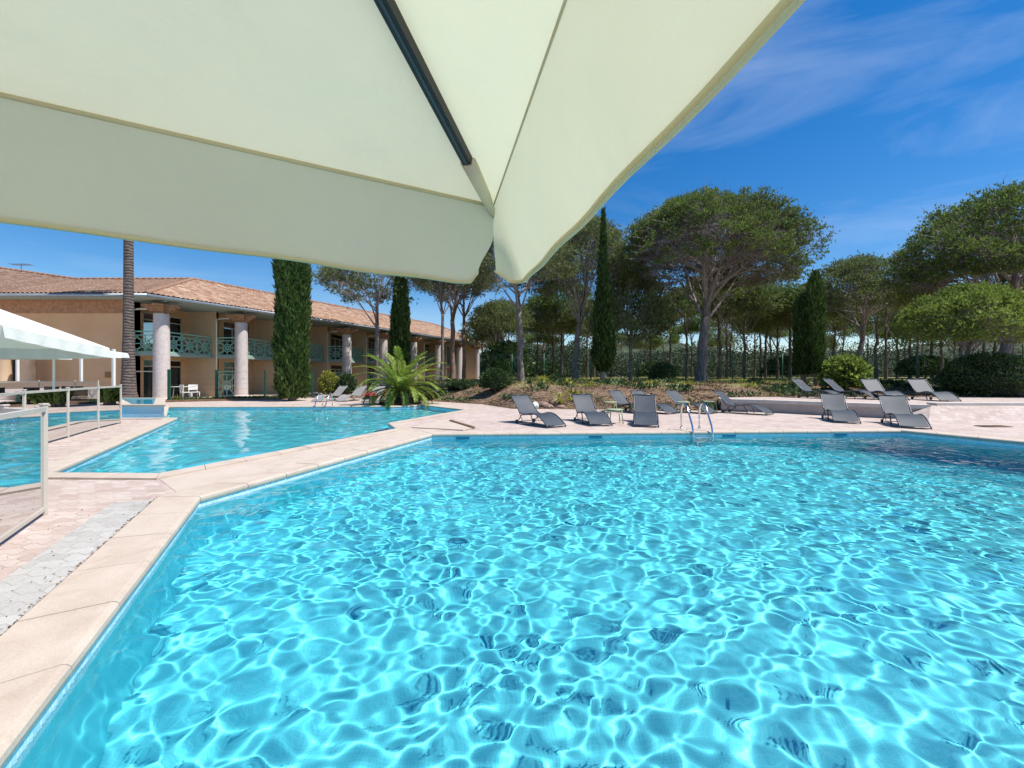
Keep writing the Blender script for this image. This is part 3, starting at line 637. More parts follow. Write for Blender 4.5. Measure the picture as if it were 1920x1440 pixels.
Y = 23.4; x = XP(1507, Y); make_cypress('cypress', 'left and darker of the two joined cypresses behind the raised terrace', x, Y, gz(x, Y)-.05, 5.0, .42, 4, 8000, .6, prof_col)
Y = 23.0; x = XP(1529, Y); make_cypress('cypress', 'right and brighter of the two joined cypresses behind the raised terrace', x, Y, gz(x, Y)-.05, 6.2, .33, 5, 7000, .7, prof_col, mat='cypress_sunlit')

# bushes near the deck
def bush_at(name, label, px, py0, py1, Y, wpx, **kw):
    x = XP(px, Y); z0 = gz(x, Y)-.04; h = ZP(py0, Y)-z0; make_bush(name, label, x, Y, z0, wpx/2/F*Y, wpx/2/F*Y, h, **kw)
bush_at('clipped_bush', 'clipped round grey green bush at the bank left of the pines', 928, 693, 750, 22.6, 52, seed=1, mat='bush_green', n=5000, leaf=.09)
bush_at('clipped_bush', 'large clipped dark round bush at the right edge', 1855, 667, 745, 19.7, 138, seed=2, mat='bush_green', n=16000, leaf=.085)
bush_at('bush', 'small dark bush left of the largest pine trunk', 1242, 683, 722, 26, 44, seed=3, mat='bush_dark', n=3500, leaf=.1)
bush_at('fan_palm_bush', 'bright yellow green bush right of the twin cypress', 1585, 675, 727, 21.2, 62, seed=4, mat='pine_needles_light', n=3000, leaf=.26, up=.5)
bush_at('hedge_bush', 'low dark bush right of the feathery palm', 800, 722, 750, 24.5, 75, seed=5, mat='bush_dark', n=4000, leaf=.09)
bush_at('hedge_bush', 'brown green shrub below the far hotel end', 862, 716, 748, 25.5, 50, seed=6, mat='bush_dark', n=3500, leaf=.1)
bush_at('bush', 'olive shrub behind the clipped round bush', 935, 672, 722, 27, 44, seed=16, mat='bush_green', n=4500, leaf=.12)
bush_at('flowering_bush', 'yellow green shrub at the hotel wall by the pale loungers', 616, 698, 735, 27.4, 32, seed=7, mat='yellow_green', n=1800, leaf=.12)
bush_at('bush', 'dark shrub at the hotel wall behind the pale loungers', 650, 703, 738, 27.4, 34, seed=8, mat='bush_dark', n=1800, leaf=.12)
bush_at('hedge_bush', 'dark low bush under the yucca on the bank', 1045, 704, 722, 25, 34, seed=9, mat='bush_dark', n=1500, leaf=.09)
# spiky plants
def spiky(name, label, px, Y, h, nb, seed, mat, wid=.05, droop=.35, group='spiky plants on the bank', z=None):
    rs = np.random.default_rng(seed); x = XP(px, Y); zz = gz(x, Y)-.02 if z is None else z; r = empty(name, (x, Y, zz)); tag(r, label, 'plant', group); vs = []; fs = []
    for k in range(nb):
        a = rs.uniform(0, 6.28); el = rs.uniform(.35, 1.4); L = h*rs.uniform(.7, 1.15); w = wid*rs.uniform(.7, 1.2); d = np.array([math.cos(a), math.sin(a)]); s = np.array([-d[1], d[0], 0])*w; p = np.zeros(3); e = el
        for q in range(5):
            ww = (1-q/4.0)*.9+.05; vs += [p-s*ww, p+s*ww]; p = p+np.array([d[0]*math.cos(e), d[1]*math.cos(e), math.sin(e)])*L/4; e -= droop*rs.uniform(.6, 1.2)
        b = len(vs)-10; fs += [(b+2*q, b+2*q+1, b+2*q+3, b+2*q+2) for q in range(4)]
    np_mesh('leaves', np.array(vs), np.array(fs), 4, M[mat], r); mb = MB(); mb.tube([(0, 0, -.1), (0, 0, h*.18)], [.07, .04], 7); mb.build('stem', M['bark'], r, True); return r
spiky('yucca', 'yellow green yucca on the bank left of the thin cypress', 1018, 24.0, 1.0, 60, 1, 'yellow_green')
spiky('yucca', 'small yellow yucca at the foot of the bank by the red rocks', 1046, 18.9, .75, 60, 2, 'yellow_green', .04)
spiky('yucca', 'dull green spiky plant at the left foot of the bank', 993, 23.5, .6, 40, 3, 'bush_green', .04)
spiky('yucca', 'spiky plant low on the bank beside the green tables', 1108, 22, .45, 40, 4, 'yellow_green', .04)

# date palm with a short trunk in its bed at the pool edge
def feather_palm(name, label, x, y, z, th, L, nf, seed, mat='palm_green', tr=.33, el_lo=-.15, el_hi=1.45):
    rs = np.random.default_rng(seed); r = empty(name, (x, y, z)); tag(r, label, 'palm tree'); mb = MB()
    pr = [(tr*1.05, -.2), (tr*1.1, 0)]+[(tr*(1+.07*(k % 2)), th*k/9) for k in range(1, 10)]+[(tr*.5, th*1.08)]; mb.lathe(pr, 14)
    for k in range(70):
        a = k*2.4; zz = th*(k/70); mb.bar((tr*.95*math.cos(a), tr*.95*math.sin(a), zz), ((tr+.09)*math.cos(a), (tr+.09)*math.sin(a), zz+.12), .09, .04)
    mb.build('trunk', M['palm_bark'], r)
    for k in range(nf):
        t = (k+.5)/nf; a = k*2.39996+rs.normal()*.1; el = el_hi-(el_hi-el_lo)*t**.8; Lk = L*rs.uniform(.88, 1.08)*(.75+.25*math.sin(PI*min(1, t+.25))); vs = []; fs = []
        p = np.array([.1*math.cos(a), .1*math.sin(a), th*1.0]); e = el; d = np.array([math.cos(a), math.sin(a), 0]); side = np.array([-d[1], d[0], 0]); S = 24; pts = []
        curl = (.022+.032*t)*rs.uniform(.8, 1.2)
        for q in range(S+1):
            pts.append((p.copy(), e)); p = p+(d*math.cos(e)+np.array([0, 0, math.sin(e)]))*Lk/S; e -= curl*(1+1.6*q/S)
        for q in range(S):
            (p0, e0), (p1, _) = pts[q], pts[q+1]; w = .022*(1-q/S)+.006; b = len(vs); vs += [p0-side*w, p0+side*w, p1+side*w*.9, p1-side*w*.9]; fs.append((b, b+1, b+2, b+3))
            if q >= 2:
                fl = Lk*.13*math.sin(PI*min(1, (q-1)/S*.92+.08))**.6
                for sub in (0, .5):
                    c0 = p0+(p1-p0)*sub; up_ = np.array([-d[0]*math.sin(e0), -d[1]*math.sin(e0), math.cos(e0)]); fw = d*math.cos(e0)+np.array([0, 0, math.sin(e0)])
                    for sg in (-1, 1):
                        dr = side*sg*.75+fw*.65+up_*.28+rs.normal(size=3)*.06; dr /= np.linalg.norm(dr); tip = c0+dr*fl+np.array([0, 0, -fl*.12]); wv_ = fw*.04; b = len(vs); m_ = c0+dr*fl*.45; vs += [c0, m_+wv_, tip, m_-wv_]; fs.append((b, b+1, b+2, b+3))
        np_mesh('frond', np.array(vs), np.array(fs), 4, M[mat], r)
    return r
px_, py_ = XP(752, 20.7), 20.7
feather_palm('date_palm', 'short date palm with arching yellow green fronds beside the left pool', px_, py_, 0, .6, 2.65, 50, 4, el_lo=.12, el_hi=1.5)
mb = MB(); mb.lathe([(1.0, -.05), (1.0, .12), (.9, .12)], 24, (px_, py_, 0)); tag(mb.build('palm_bed', [M['dark_soil']]), kind='structure')
# tall fan palm trunk at the left
Y = 21.3; x = XP(241, Y); r = empty('fan_palm', (x, Y, 0)); tag(r, 'tall straight palm trunk at the hotel corner, its head hidden by the parasol', 'palm tree'); mb = MB()
mb.lathe([(.46, -.1), (.43, .1), (.32, .6), (.27, 1.6), (.225, 3.5), (.20, 6), (.18, 11.3), (.24, 11.8)], 18); mb.build('trunk', M['palm_bark'], r, True)
rs = np.random.default_rng(8); vs = []; fs = []
for k in range(60):
    a = rs.uniform(0, 6.28); el = rs.uniform(-1.2, 1.3) if k < 50 else -1.35; L = rs.uniform(1.0, 1.5); d = np.array([math.cos(a)*math.cos(el), math.sin(a)*math.cos(el), math.sin(el)]); p = np.array([0, 0, 11.8])+d*L*.6; sd_ = np.cross(d, [0, 0, 1.]); sd_ /= np.linalg.norm(sd_)
    b = len(vs); vs += [np.array([0, 0, 11.8])-sd_*.02, np.array([0, 0, 11.8])+sd_*.02, p+sd_*.02, p-sd_*.02]; fs.append((b, b+1, b+2, b+3))
    for q in np.linspace(-1.1, 1.1, 13):
        dd = d*math.cos(q)+sd_*math.sin(q); tip = p+dd*.8+np.array([0, 0, -.15]); b = len(vs); m_ = p+dd*.35; vs += [p, m_+sd_*.03, tip, m_-sd_*.03]; fs.append((b, b+1, b+2, b+3))
np_mesh('fronds', np.array(vs), np.array(fs), 4, M['bush_green'], r)

# ground cover on the bank: leaf litter, tufts, twigs
rs = np.random.default_rng(77); pts = []
while len(pts) < 24000:
    x = rs.uniform(-4, 24); e = edge_y(x); y = (e+rs.uniform(.1, 8)) if x < 8.6 else rs.uniform(18.9, 25)
    if x < fac_x(y)+3.5: continue
    dens = mnoise.noise(Vector((x*.9, y*.9, 5)))
    if dens+.25 < rs.random()*.7: continue
    pts.append((x, y, ground_z(x, y)))
c = np.array(pts); d = unit(rs.normal(size=c.shape)*[1, 1, .35]+[0, 0, .3]); ln = rs.uniform(.04, .13, len(c)); v, f = leaf_quads(rs, c, d, ln, ln*.5)
o = np_mesh('leaf_litter', v, f, 4, M['litter']); tag(o, 'brown leaf litter and small twigs scattered over the bank', 'leaf litter', kind='stuff')
pts = []
while len(pts) < 26000:
    x = rs.uniform(-12, 32); y = rs.uniform(23.5, 48)
    if x < fac_x(y)+3.5: continue
    z = ground_z(x, y)
    if z < .75 or abs(x) > y*1.3: continue
    pts.append((x, y, z))
c = np.array(pts); d = unit(rs.normal(size=c.shape)*[.5, .5, .1]+[0, 0, 1]); ln = rs.uniform(.06, .18, len(c)); v, f = leaf_tris(rs, c, d, ln, ln*.35)
o = np_mesh('dry_grass', v, f, 3, M['dry_grass']); tag(o, 'dry yellow grass growing on the lawn before the wood', 'grass', kind='stuff')
vs_, fs_, mi_ = [], [], []; nv_ = 0
for q in range(620):
    x = rs.uniform(-4, 26); e = edge_y(x); y = (e+rs.uniform(.25, 7.5)) if x < 8.6 else rs.uniform(19.2, 25)
    if x < fac_x(y)+4 or mnoise.noise(Vector((x*.5, y*.5, 9)))+.22 < rs.random()*.55: continue
    k = rs.integers(25, 70); sp_ = rs.uniform(.12, .38); h = rs.uniform(.08, .32)
    c = np.stack([x+rs.normal(size=k)*sp_, y+rs.normal(size=k)*sp_, np.full(k, ground_z(x, y))+rs.random(k)*h*.5], 1); d = unit(rs.normal(size=(k, 3))*[.7, .7, .3]+[0, 0, .7]); ln = rs.uniform(.6, 1.2, k)*h*.9; v, f = leaf_quads(rs, c, d, ln, ln*.35); vs_.append(v); fs_.append(f+nv_); nv_ += len(v); mi_ += [int(rs.choice([0, 1, 1, 2, 2, 2]))]*k
o = np_mesh('bank_planting', np.concatenate(vs_), np.concatenate(fs_), 4, [M['yellow_green'], M['bush_green'], M['bush_dark']], mi=mi_); tag(o, 'low mixed ground cover growing in patches over the bank', 'ground cover', kind='stuff')
n = 1400; a_ = np.array((-1.25, .35)); b_ = np.array(A); e_ = b_-a_; n_v = np.array([-e_[1], e_[0]])/np.linalg.norm(e_); tt = rs.uniform(-.2, 1.05, n); off_ = np.where(rs.random(n) < .82, .435+rs.normal(size=n)*.012, .45+rs.random(n)**2*2.2)
c = np.concatenate([a_+e_*tt[:, None]+n_v*off_[:, None], np.full((n, 1), .012)], 1); d = unit(rs.normal(size=(n, 3))*[1, 1, .12]); ln = rs.uniform(.006, .026, n); v, f = leaf_quads(rs, c, d, ln, ln*.5)
o = np_mesh('fallen_leaves', v, f, 4, M['litter']); tag(o, 'tiny dry leaves and dirt gathered along the coping joint', 'leaf litter', kind='stuff')
def rock(name, label, x, y, z, s, seed, mat):
    rs = np.random.default_rng(seed); mb = MB(); K, S = 6, 9; vs = []; fs = []
    for i in range(K+1):
        el = -PI/2+PI*i/K
        for j in range(S):
            a = 2*PI*j/S; k = 1+.25*mnoise.noise(Vector((math.cos(a)*1.5+seed, math.sin(a)*1.5, el*1.3))); vs.append((s[0]*k*math.cos(el)*math.cos(a), s[1]*k*math.cos(el)*math.sin(a), s[2]*k*math.sin(el)+s[2]*.5))
    for i in range(K):
        for j in range(S): fs.append((i*S+j, i*S+(j+1) % S, (i+1)*S+(j+1) % S, (i+1)*S+j))
    mb.add(vs, fs); o = mb.build(name, M[mat], None, True, 35); o.location = (x, y, z); tag(o, label, 'rock'); return o
for i, (px, Y, s, mt, lab) in enumerate([(1003, 18.3, (.2, .2, .2), 'rock_white', 'white rounded stone at the foot of the bank behind a lounger'), (1018, 18.6, (.3, .22, .18), 'rock_red', 'large reddish rock right beside the white stone'), (1028, 18.25, (.22, .2, .13), 'rock_red', 'small reddish rock at the front, below the yellow yucca'), (1038, 18.9, (.28, .2, .2), 'rock_red', 'reddish rock directly behind the yellow yucca'), (1051, 18.3, (.2, .16, .1), 'rock_red', 'flat reddish rock at the right end of the rock row'), (968, 19.6, (.22, .2, .12), 'rock_red', 'lone reddish rock on the bank left of the white stone')]):
    x = XP(px, Y); rock('rock', lab, x, Y, gz(x, Y)-.03, s, i, mt)

# ------------------------------------------------------------------ mesh fence in front of the wood
def wire_fence(pts, h, label, wires=7):
    r = empty('wire_fence', (pts[0][0], pts[0][1], gz(*pts[0]))); tag(r, label, 'fence'); o0 = Vector(r.location); pv = [Vector((x, y, gz(x, y)))-o0 for x, y in pts]
    for p in pv:
        mb = MB(); mb.tube([p-Vector((0, 0, .2)), p+Vector((0, 0, h+.05))], .035, 6); mb.build('post', M['green_dark'], r, True)
    mb = MB()
    for a, b in zip(pv, pv[1:]):
        for k in range(wires+1):
            z = .08+(h-.08)*k/wires; rr = .014 if k in (0, wires) else .004; mb.tube([a+Vector((0, 0, z)), b+Vector((0, 0, z))], rr, 4, False)
        L = (b-a).length; m_ = int(L/.2)
        for k in range(1, m_):
            q = a+(b-a)*k/m_; mb.tube([q+Vector((0, 0, .08)), q+Vector((0, 0, h))], .0025, 3, False)
    mb.build('wire_mesh', M['green_dark'], r)
Y = 27.2
wire_fence([(XP(p_, Y), Y) for p_ in (900, 960, 1020, 1108, 1196, 1285, 1374, 1467, 1545)], 1.75, 'dark green wire mesh fence running between the lawn and the pine wood')
Y = 26.6
wire_fence([(XP(p_, Y), Y) for p_ in (1583, 1640, 1718, 1800, 1880, 1960)], 1.75, 'dark green wire mesh fence behind the large round bush')

# ------------------------------------------------------------------ hotel
H0 = Vector((-19.3, 23.5, 0)); hotel = empty('hotel_building', H0); tag(hotel, 'two storey peach hotel wing with round columns, green balconies and tiled roof', 'hotel')
UX, UY = 1.85, 4.0; NU = 8; EZ = 5.5; BZ = 2.68
def hp(x, y, z): return (x-H0.x, y-H0.y, z)
walls = MB(); light = MB(); slab = MB(); dark = MB()
def wallbox(mb, x0, x1, y0, y1, z0, z1): mb.box(((x0+x1)/2-H0.x, (y0+y1)/2-H0.y, (z0+z1)/2), (x1-x0, y1-y0, z1-z0))
# lattice panel in the XZ plane, width w, height h
def lattice(mb, o, u, w, h, t=.035):
    o = Vector(o); u = Vector(u); up = Vector((0, 0, 1)); pt = lambda a, b: o+u*a+up*b; nrm = u.cross(up)
    def s(a, b, c_, d_, wd=.05): mb.bar(pt(a, b), pt(c_, d_), t, wd, up=(up if abs(b-d_) < abs(a-c_) else u))
    s(0, .03, w, .03, .06); s(0, h, w, h, .07); s(0, h-.2, w, h-.2, .05); s(.025, 0, .025, h, .05); s(w-.025, 0, w-.025, h, .05)
    ph = h-.23; cx, cz = w/2, .03+ph/2; rr = min(w, ph)*.27
    for k in range(12):
        a0 = 2*PI*k/12; a1 = 2*PI*(k+1)/12; s(cx+rr*math.cos(a0), cz+rr*math.sin(a0), cx+rr*math.cos(a1), cz+rr*math.sin(a1), .05)
    for sx, sy in ((1, 1), (1, -1), (-1, 1), (-1, -1)):
        s(cx+sx*rr*.4, cz+sy*rr*.4, cx+sx*(w/2-.03), cz+sy*(ph/2-.02), .05); s(cx+sx*w*.27, cz+sy*ph/2, cx+sx*w/2, cz+sy*ph*.22, .045)
    for sg in (1, -1): s(cx, cz+sg*rr*.2, cx, cz+sg*ph/2, .05); s(cx+sg*rr*.2, cz, cx+sg*w/2, cz, .05)
    for sx in (1, -1): s(cx+sx*rr*.55, cz-rr*.0, cx, cz+rr*.55, .04); s(cx+sx*rr*.55, cz, cx, cz-rr*.55, .04)
    return mb
def window(o, u, w, h, parent, curtain=True, split=2):
    """sliding window: frame part with panes and curtain as sub-parts; o lower corner, u along the wall, outward normal = u x z"""
    o = Vector(o); u = Vector(u); up = Vector((0, 0, 1)); nr = u.cross(up); mb = MB(); t = .07
    for a, b in ((t/2, 0), (w-t/2, 0)): mb.bar(o+u*a, o+u*a+up*h, .09, t, up=u)
    mb.bar(o+up*(t/2), o+u*w+up*(t/2), .09, t); mb.bar(o+up*(h-t/2), o+u*w+up*(h-t/2), .09, t); mb.bar(o+up*(h*.82), o+u*w+up*(h*.82), .085, .06)
    for k in range(1, split): mb.bar(o+u*(w*k/split)+up*t, o+u*(w*k/split)+up*(h*.82), .085, .06, up=u)
    fr_ = mb.build('window', M['cream_metal'], parent); pm = MB(); a = o+u*t-nr*.01; pm.add([a+up*t, a+u*(w-2*t)+up*t, a+u*(w-2*t)+up*(h-t), a+up*(h-t)], [(0, 1, 2, 3)]); pm.build('pane', M['window_glass'], fr_)
    cm = MB(); nseg = 26; vs = []
    w0, w1 = (.05*w, .95*w) if curtain else (.55*w, .95*w)
    for k in range(nseg+1):
        q = o+u*(w0+(w1-w0)*k/nseg)-nr*(.16+.03*math.sin(k*2.1)); vs += [q+up*.06, q+up*(h*.8)]
    cm.add(vs, [(2*k, 2*k+2, 2*k+3, 2*k+1) for k in range(nseg)]); cm.build('curtain', M['curtain'], fr_); return fr_
for k in range(NU+1):
    X = H0.x+UX*k; Yk = H0.y+UY*k
    # column
    c = MB(); c.lathe([(.43, 0), (.43, .12), (.385, .16), (.375, 2.5), (.36, 4.55), (.36, 4.78)], 28, (X-H0.x, Yk-H0.y, 0)); cr_ = c.build('column', M['column_stone'], hotel, True, 40)
    c = MB()
    for j in range(4):
        s = .34+.16*j; c.box((X-H0.x, Yk-H0.y, 4.84+.12*j+.003*j), (s*2, .34+.05*j, .12), rz=R(25)); c.box((X-H0.x, Yk-H0.y, 4.84+.12*j+.005*j), (.34+.05*j, s*1.7, .116), rz=R(25))
    c.build('capital', M['rafter_brown'], cr_)
    if k == NU: break
    xb = X-1.6; xw = X+UX-1.6
    # back wall facing the pool with openings, and the end wall facing the viewer
    walls = MB(); light = MB()
    for z0 in (0, BZ):
        hh_ = BZ-.18 if z0 == 0 else EZ-BZ
        wallbox(walls, xb-.2, xb, Yk, Yk+.65, z0, z0+hh_); wallbox(walls, xb-.2, xb, Yk+3.55, Yk+UY, z0, z0+hh_); wallbox(walls, xb-.2, xb, Yk+.65, Yk+3.55, z0+2.35, z0+hh_)
        wallbox(light, xb, xw, Yk+UY-.003, Yk+UY+.2, z0, z0+hh_)
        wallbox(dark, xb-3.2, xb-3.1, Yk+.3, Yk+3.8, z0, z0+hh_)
        window((xb-.06-H0.x, Yk+3.55-H0.y, z0+.02), (0, -1, 0), 2.9, 2.33, hotel, curtain=(k % 2 == 0) == (z0 > 0), split=3) if False else window((xb-.06-H0.x, Yk+.65-H0.y, z0+.02), (0, 1, 0), 2.9, 2.33, hotel, curtain=((k+(z0 > 0)) % 2 == 0), split=3)
    walls.build('wall', M['wall_peach'], hotel); light.build('end_wall', M['wall_peach_light'], hotel)
    wallbox(slab, xb-.2, X+.02, Yk-.02, Yk+UY-.02, BZ-.18, BZ)
    wallbox(slab, xb-3.4, xb-.2, Yk, Yk+UY-.02, BZ-.18, BZ)
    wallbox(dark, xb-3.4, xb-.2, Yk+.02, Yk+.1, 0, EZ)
    # railing: one panel facing the viewer, three facing the pool
    rl = MB(); lattice(rl, hp(xb+.05, Yk+.03, BZ), (1, 0, 0), 1.25, 1.15)
    for j in range(3): lattice(rl, hp(X-.02, Yk+.25+j*1.22, BZ), (0, 1, 0), 1.2, 1.15)
    rl.build('balcony_railing', M['green_paint'], hotel)
    if k >= 1:
        gp_ = MB(); lattice(gp_, hp(xb+.1, Yk+.03, .05), (1, 0, 0), 1.1, 1.6); gp_.build('garden_screen', M['green_paint'], hotel)
    dp = MB(); dp.tube([hp(xb+.05, Yk-.06, 0), hp(xb+.05, Yk-.06, 5.0), hp(xb+.3, Yk-.06, 5.05), hp(X+.2, Yk-.1, 5.1)], .05, 8); dp.build('downpipe', M['white_paint'], hotel, True)
# far end wall
walls = MB(); light = MB()
Xe = H0.x+UX*NU; Ye = H0.y+UY*NU; wallbox(light, Xe-1.6, Xe-.2, Ye+.02, Ye+.2, 0, EZ); wallbox(walls, Xe-12, Xe-1.6, Ye+.05, Ye+.3, 0, EZ)
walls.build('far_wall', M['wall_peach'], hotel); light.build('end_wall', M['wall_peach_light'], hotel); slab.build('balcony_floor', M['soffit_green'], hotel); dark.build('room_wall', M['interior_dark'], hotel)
# roofs (corrugated canal tiles, real geometry)
def roof_face(name, e0, e1, r0, r1, parent, origin, per=.24, row=.38, amp=.055):
    e0, e1, r0, r1 = (np.array(p, float)-np.array(origin) for p in (e0, e1, r0, r1)); Le = np.linalg.norm(e1-e0); Ls = (np.linalg.norm(r0-e0)+np.linalg.norm(r1-e1))/2
    dirv = (e1-e0)/Le; nu = int(Le/per*6); nr_ = max(3, int(np.linalg.norm(np.cross(r0-e0, dirv))/row))
    nrm = np.cross(e1-e0, r0-e0); nrm /= np.linalg.norm(nrm); nrm = nrm if nrm[2] > 0 else -nrm
    ts = [];
    for j in range(nr_): ts += [(j/nr_, .035), ((j+1)/nr_-.0005, 0.0)]
    V_ = []; UVs = []
    for (t, lift) in ts:
        a = e0*(1-t)+r0*t; b = e1*(1-t)+r1*t
        for i in range(nu+1):
            p = a+(b-a)*i/nu; s = np.dot(p-e0, dirv); h = amp*abs(math.cos(PI*s/per))**.8*1.0+amp*.0; V_.append(p+nrm*(h+lift)); UVs.append((s, t*nr_*row))
    n_ = nu+1; f = [(j*n_+i, j*n_+i+1, (j+1)*n_+i+1, (j+1)*n_+i) for j in range(len(ts)-1) for i in range(nu)]
    # closed ends of the first row: small drop below the eave edge
    o = np_mesh(name, np.array(V_), np.array(f), 4, M['roof_tiles'], parent); ul = o.data.uv_layers.new(name='UVMap'); UVs = np.array(UVs, 'f'); ul.data.foreach_set('uv', UVs[np.array(f).ravel()].ravel()); return o
d_ = Vector((UX, UY, 0)).normalized(); nl = Vector((-d_.y, d_.x, 0)); RZ = 7.98
ea = Vector((-19.3, 23.5, 0))-d_*1.6-nl*.35; eb = Vector((Xe, Ye, 0))+d_*1.6-nl*.35
ea.z = eb.z = EZ+.13; ca = Vector((-18.9, 22.1, EZ+.13)); ra = Vector((-22.0, 29.4, RZ)); rb_ = eb+nl*5.3-d_*4.2; rb_.z = RZ
roof_face('roof', ca, eb, ra, rb_, hotel, H0)
roof_face('roof', eb+nl*10.6, eb, rb_, rb_, hotel, H0) if False else None
cl = Vector((-27.0, 22.1, EZ+.13)); rl_ = Vector((-30.1, 29.4, RZ))
roof_face('roof', cl, ca, rl_, ra, hotel, H0)
roof_face('roof', Vector((-44, 22.1, EZ+.13)), cl, Vector((-46, 31, 10.4)), rl_, hotel, H0)
# hip of the far end and rear slopes
mb = MB(); e2 = eb+nl*10.6; mb.add([hp(*eb), hp(*e2), hp(*rb_)], [(0, 1, 2)]); e3 = Vector((-27.5, 34, EZ+.13)); mb.add([hp(*rb_), hp(*e2), hp(*e3), hp(*ra)], [(0, 1, 2, 3)]); e4 = Vector((-60, 36, EZ)); mb.add([hp(*ra), hp(*e3), hp(*e4), hp(-46, 31, 10.4), hp(*rl_)], [(0, 1, 2, 3, 4)])
mb.build('rear_roof', M['roof_tiles'], hotel)
# ridge tiles
mb = MB()
def ridge(a, b, r=.13):
    a = Vector(a); b = Vector(b); n_ = max(2, int((b-a).length/.42))
    for i in range(n_):
        p = a+(b-a)*i/n_; q = a+(b-a)*(i+.96)/n_; mb.tube([Vector(hp(*p)), Vector(hp(*q))], [r, r*.82], 8)
up_ = Vector((0, 0, .06))
ridge(ra+up_, rb_+up_); ridge(ra+up_, rl_+up_); ridge(ca+up_, ra+up_); ridge(rl_+up_, Vector((-46, 31, 10.4))+up_); ridge(eb+up_, rb_+up_)
mb.build('ridge_tiles', M['roof_tiles'], hotel, True)
# soffit and gutter
sof = MB()
so = [ca+nl*.05, eb, eb+nl*3.2, Vector((-24, 27, 0)), Vector((-24, 22.2, 0))]
vs = [hp(p.x, p.y, EZ-.02) for p in so]+[hp(p.x, p.y, EZ+.1) for p in so]; m_ = len(so); sof.add(vs, [tuple(range(m_-1, -1, -1)), tuple(range(m_, 2*m_))]+[(i, (i+1) % m_, m_+(i+1) % m_, m_+i) for i in range(m_)]); wallbox(sof, -60, -18.95, 22.15, 23.1, EZ-.018, EZ+.098)
sof.build('soffit', M['soffit_green'], hotel)
gt = MB(); g1 = ca+Vector((.05, -.06, -.08)); g2 = eb-nl*.06+Vector((0, 0, -.08)); gt.tube([hp(*g1), hp(*g2)], .085, 8); gt.tube([hp(-60, 22.04, EZ+.05), hp(*g1)], .085, 8)
for k in range(NU+1): X = H0.x+UX*k; Yk = H0.y+UY*k; q = Vector((X, Yk, 0))-nl*.42; gt.bar(hp(q.x-.4, q.y, EZ-.12), hp(q.x+.1, q.y-.05, EZ-.02), .08, .1)
gt.build('gutter', M['zinc'], hotel, True)
# left wing wall facing the viewer
lw = MB(); wallbox(lw, -60, -20.95, 23.0, 23.3, 0, EZ-.02); wallbox(lw, -21.1, -20.9, 23.3, 24.0, 0, EZ-.02); lw.build('wall', M['wall_peach'], hotel)
lw = MB(); wallbox(lw, -60, -20.94, 22.97, 23.0, 4.75, EZ-.03); lw.build('eave_shadow_band', M['rafter_brown'], hotel)  # eave shadow on the left wing wall, built as a brown strip
lw = MB(); wallbox(lw, -20.88, -20.78, 22.96, 23.3, 0, EZ-.02); lw.build('corner_strip', M['wall_peach_light'], hotel)
for px in (53, 8):
    x_ = XP(px, 22.3); c = MB(); c.lathe([(.33, 0), (.3, .1), (.28, 2.6), (.33, 2.75)], 18, (x_-H0.x, 22.3-H0.y, 0)); c.build('porch_column', M['wall_peach_light'], hotel, True, 40)
lw = MB(); wallbox(lw, -27.8, -26.4, 22.9, 23.02, 0, 2.3); lw.build('doorway', M['interior_dark'], hotel)
lw = MB(); wallbox(lw, -26.3, -25.7, 22.85, 23.0, 0, 2.5); lw.build('shutter', M['zinc'], hotel)
lw = MB(); wallbox(lw, -21.9, -21.45, 22.94, 23.0, 1.28, 1.58); lw.build('wall_plaque', M['sign_brown'], hotel)
fg = MB(); fg.box(hp(-20.1, 23.4, 1.62), (1.35, .05, .06)); fg.box(hp(-20.75, 23.4, .8), (.05, .05, 1.6)); fg.box(hp(-20.1, 23.4, .05), (1.35, .05, .06)); fg.build('patio_gate_frame', M['cream_metal'], hotel)
# patio floor and low hedge strip before the hotel
o = sheet('hotel_patio', [ccw([(-60, 22.4), (-20.5, 22.4), (-18.4, 22.8), (Xe+1.2, Ye), (Xe-14, Ye+4), (-60, 60)])], .035, M['patio_pavers'])
t = empty('antenna', (XP(40, 31), 31, 9.2)); tag(t, 'thin television aerial on the tiled roof at far left', 'aerial'); mb = MB()
mb.tube([(0, 0, -1.2), (0, 0, .35)], .025, 6); mb.build('mast', M['antenna_metal'], t); mb = MB(); mb.tube([(-.7, 0, .25), (.7, 0, .25)], .02, 5)
for k in range(7): mb.tube([(-.6+.2*k, -.35, .25), (-.6+.2*k, .35, .25)], .014, 4)
mb.build('aerial_rods', M['antenna_metal'], t)
# green posts and light wire fence between hotel and deck
t = empty('garden_fence', (XP(317, 22.6), 22.6, 0)); tag(t, 'dark green posts with thin wire in front of the hotel patios', 'fence'); o0 = t.location
ps = [(317, 22.6), (406, 24.6), (497, 26.0), (586, 26.9)]; pv = [Vector((XP(a, b), b, 0))-Vector(o0) for a, b in ps]
for i, p in enumerate(pv): mb = MB(); mb.box((p.x, p.y, .85), (.13 if i < 2 else .08, .08, 1.75)); mb.build('post', M['green_dark'], t)
mb = MB()
for a, b in zip(pv, pv[1:]):
    for z in (.3, .6, .9, 1.2, 1.6): mb.tube([a+Vector((0, 0, z)), b+Vector((0, 0, z))], .006, 4, False)
mb.build('wire', M['green_dark'], t)
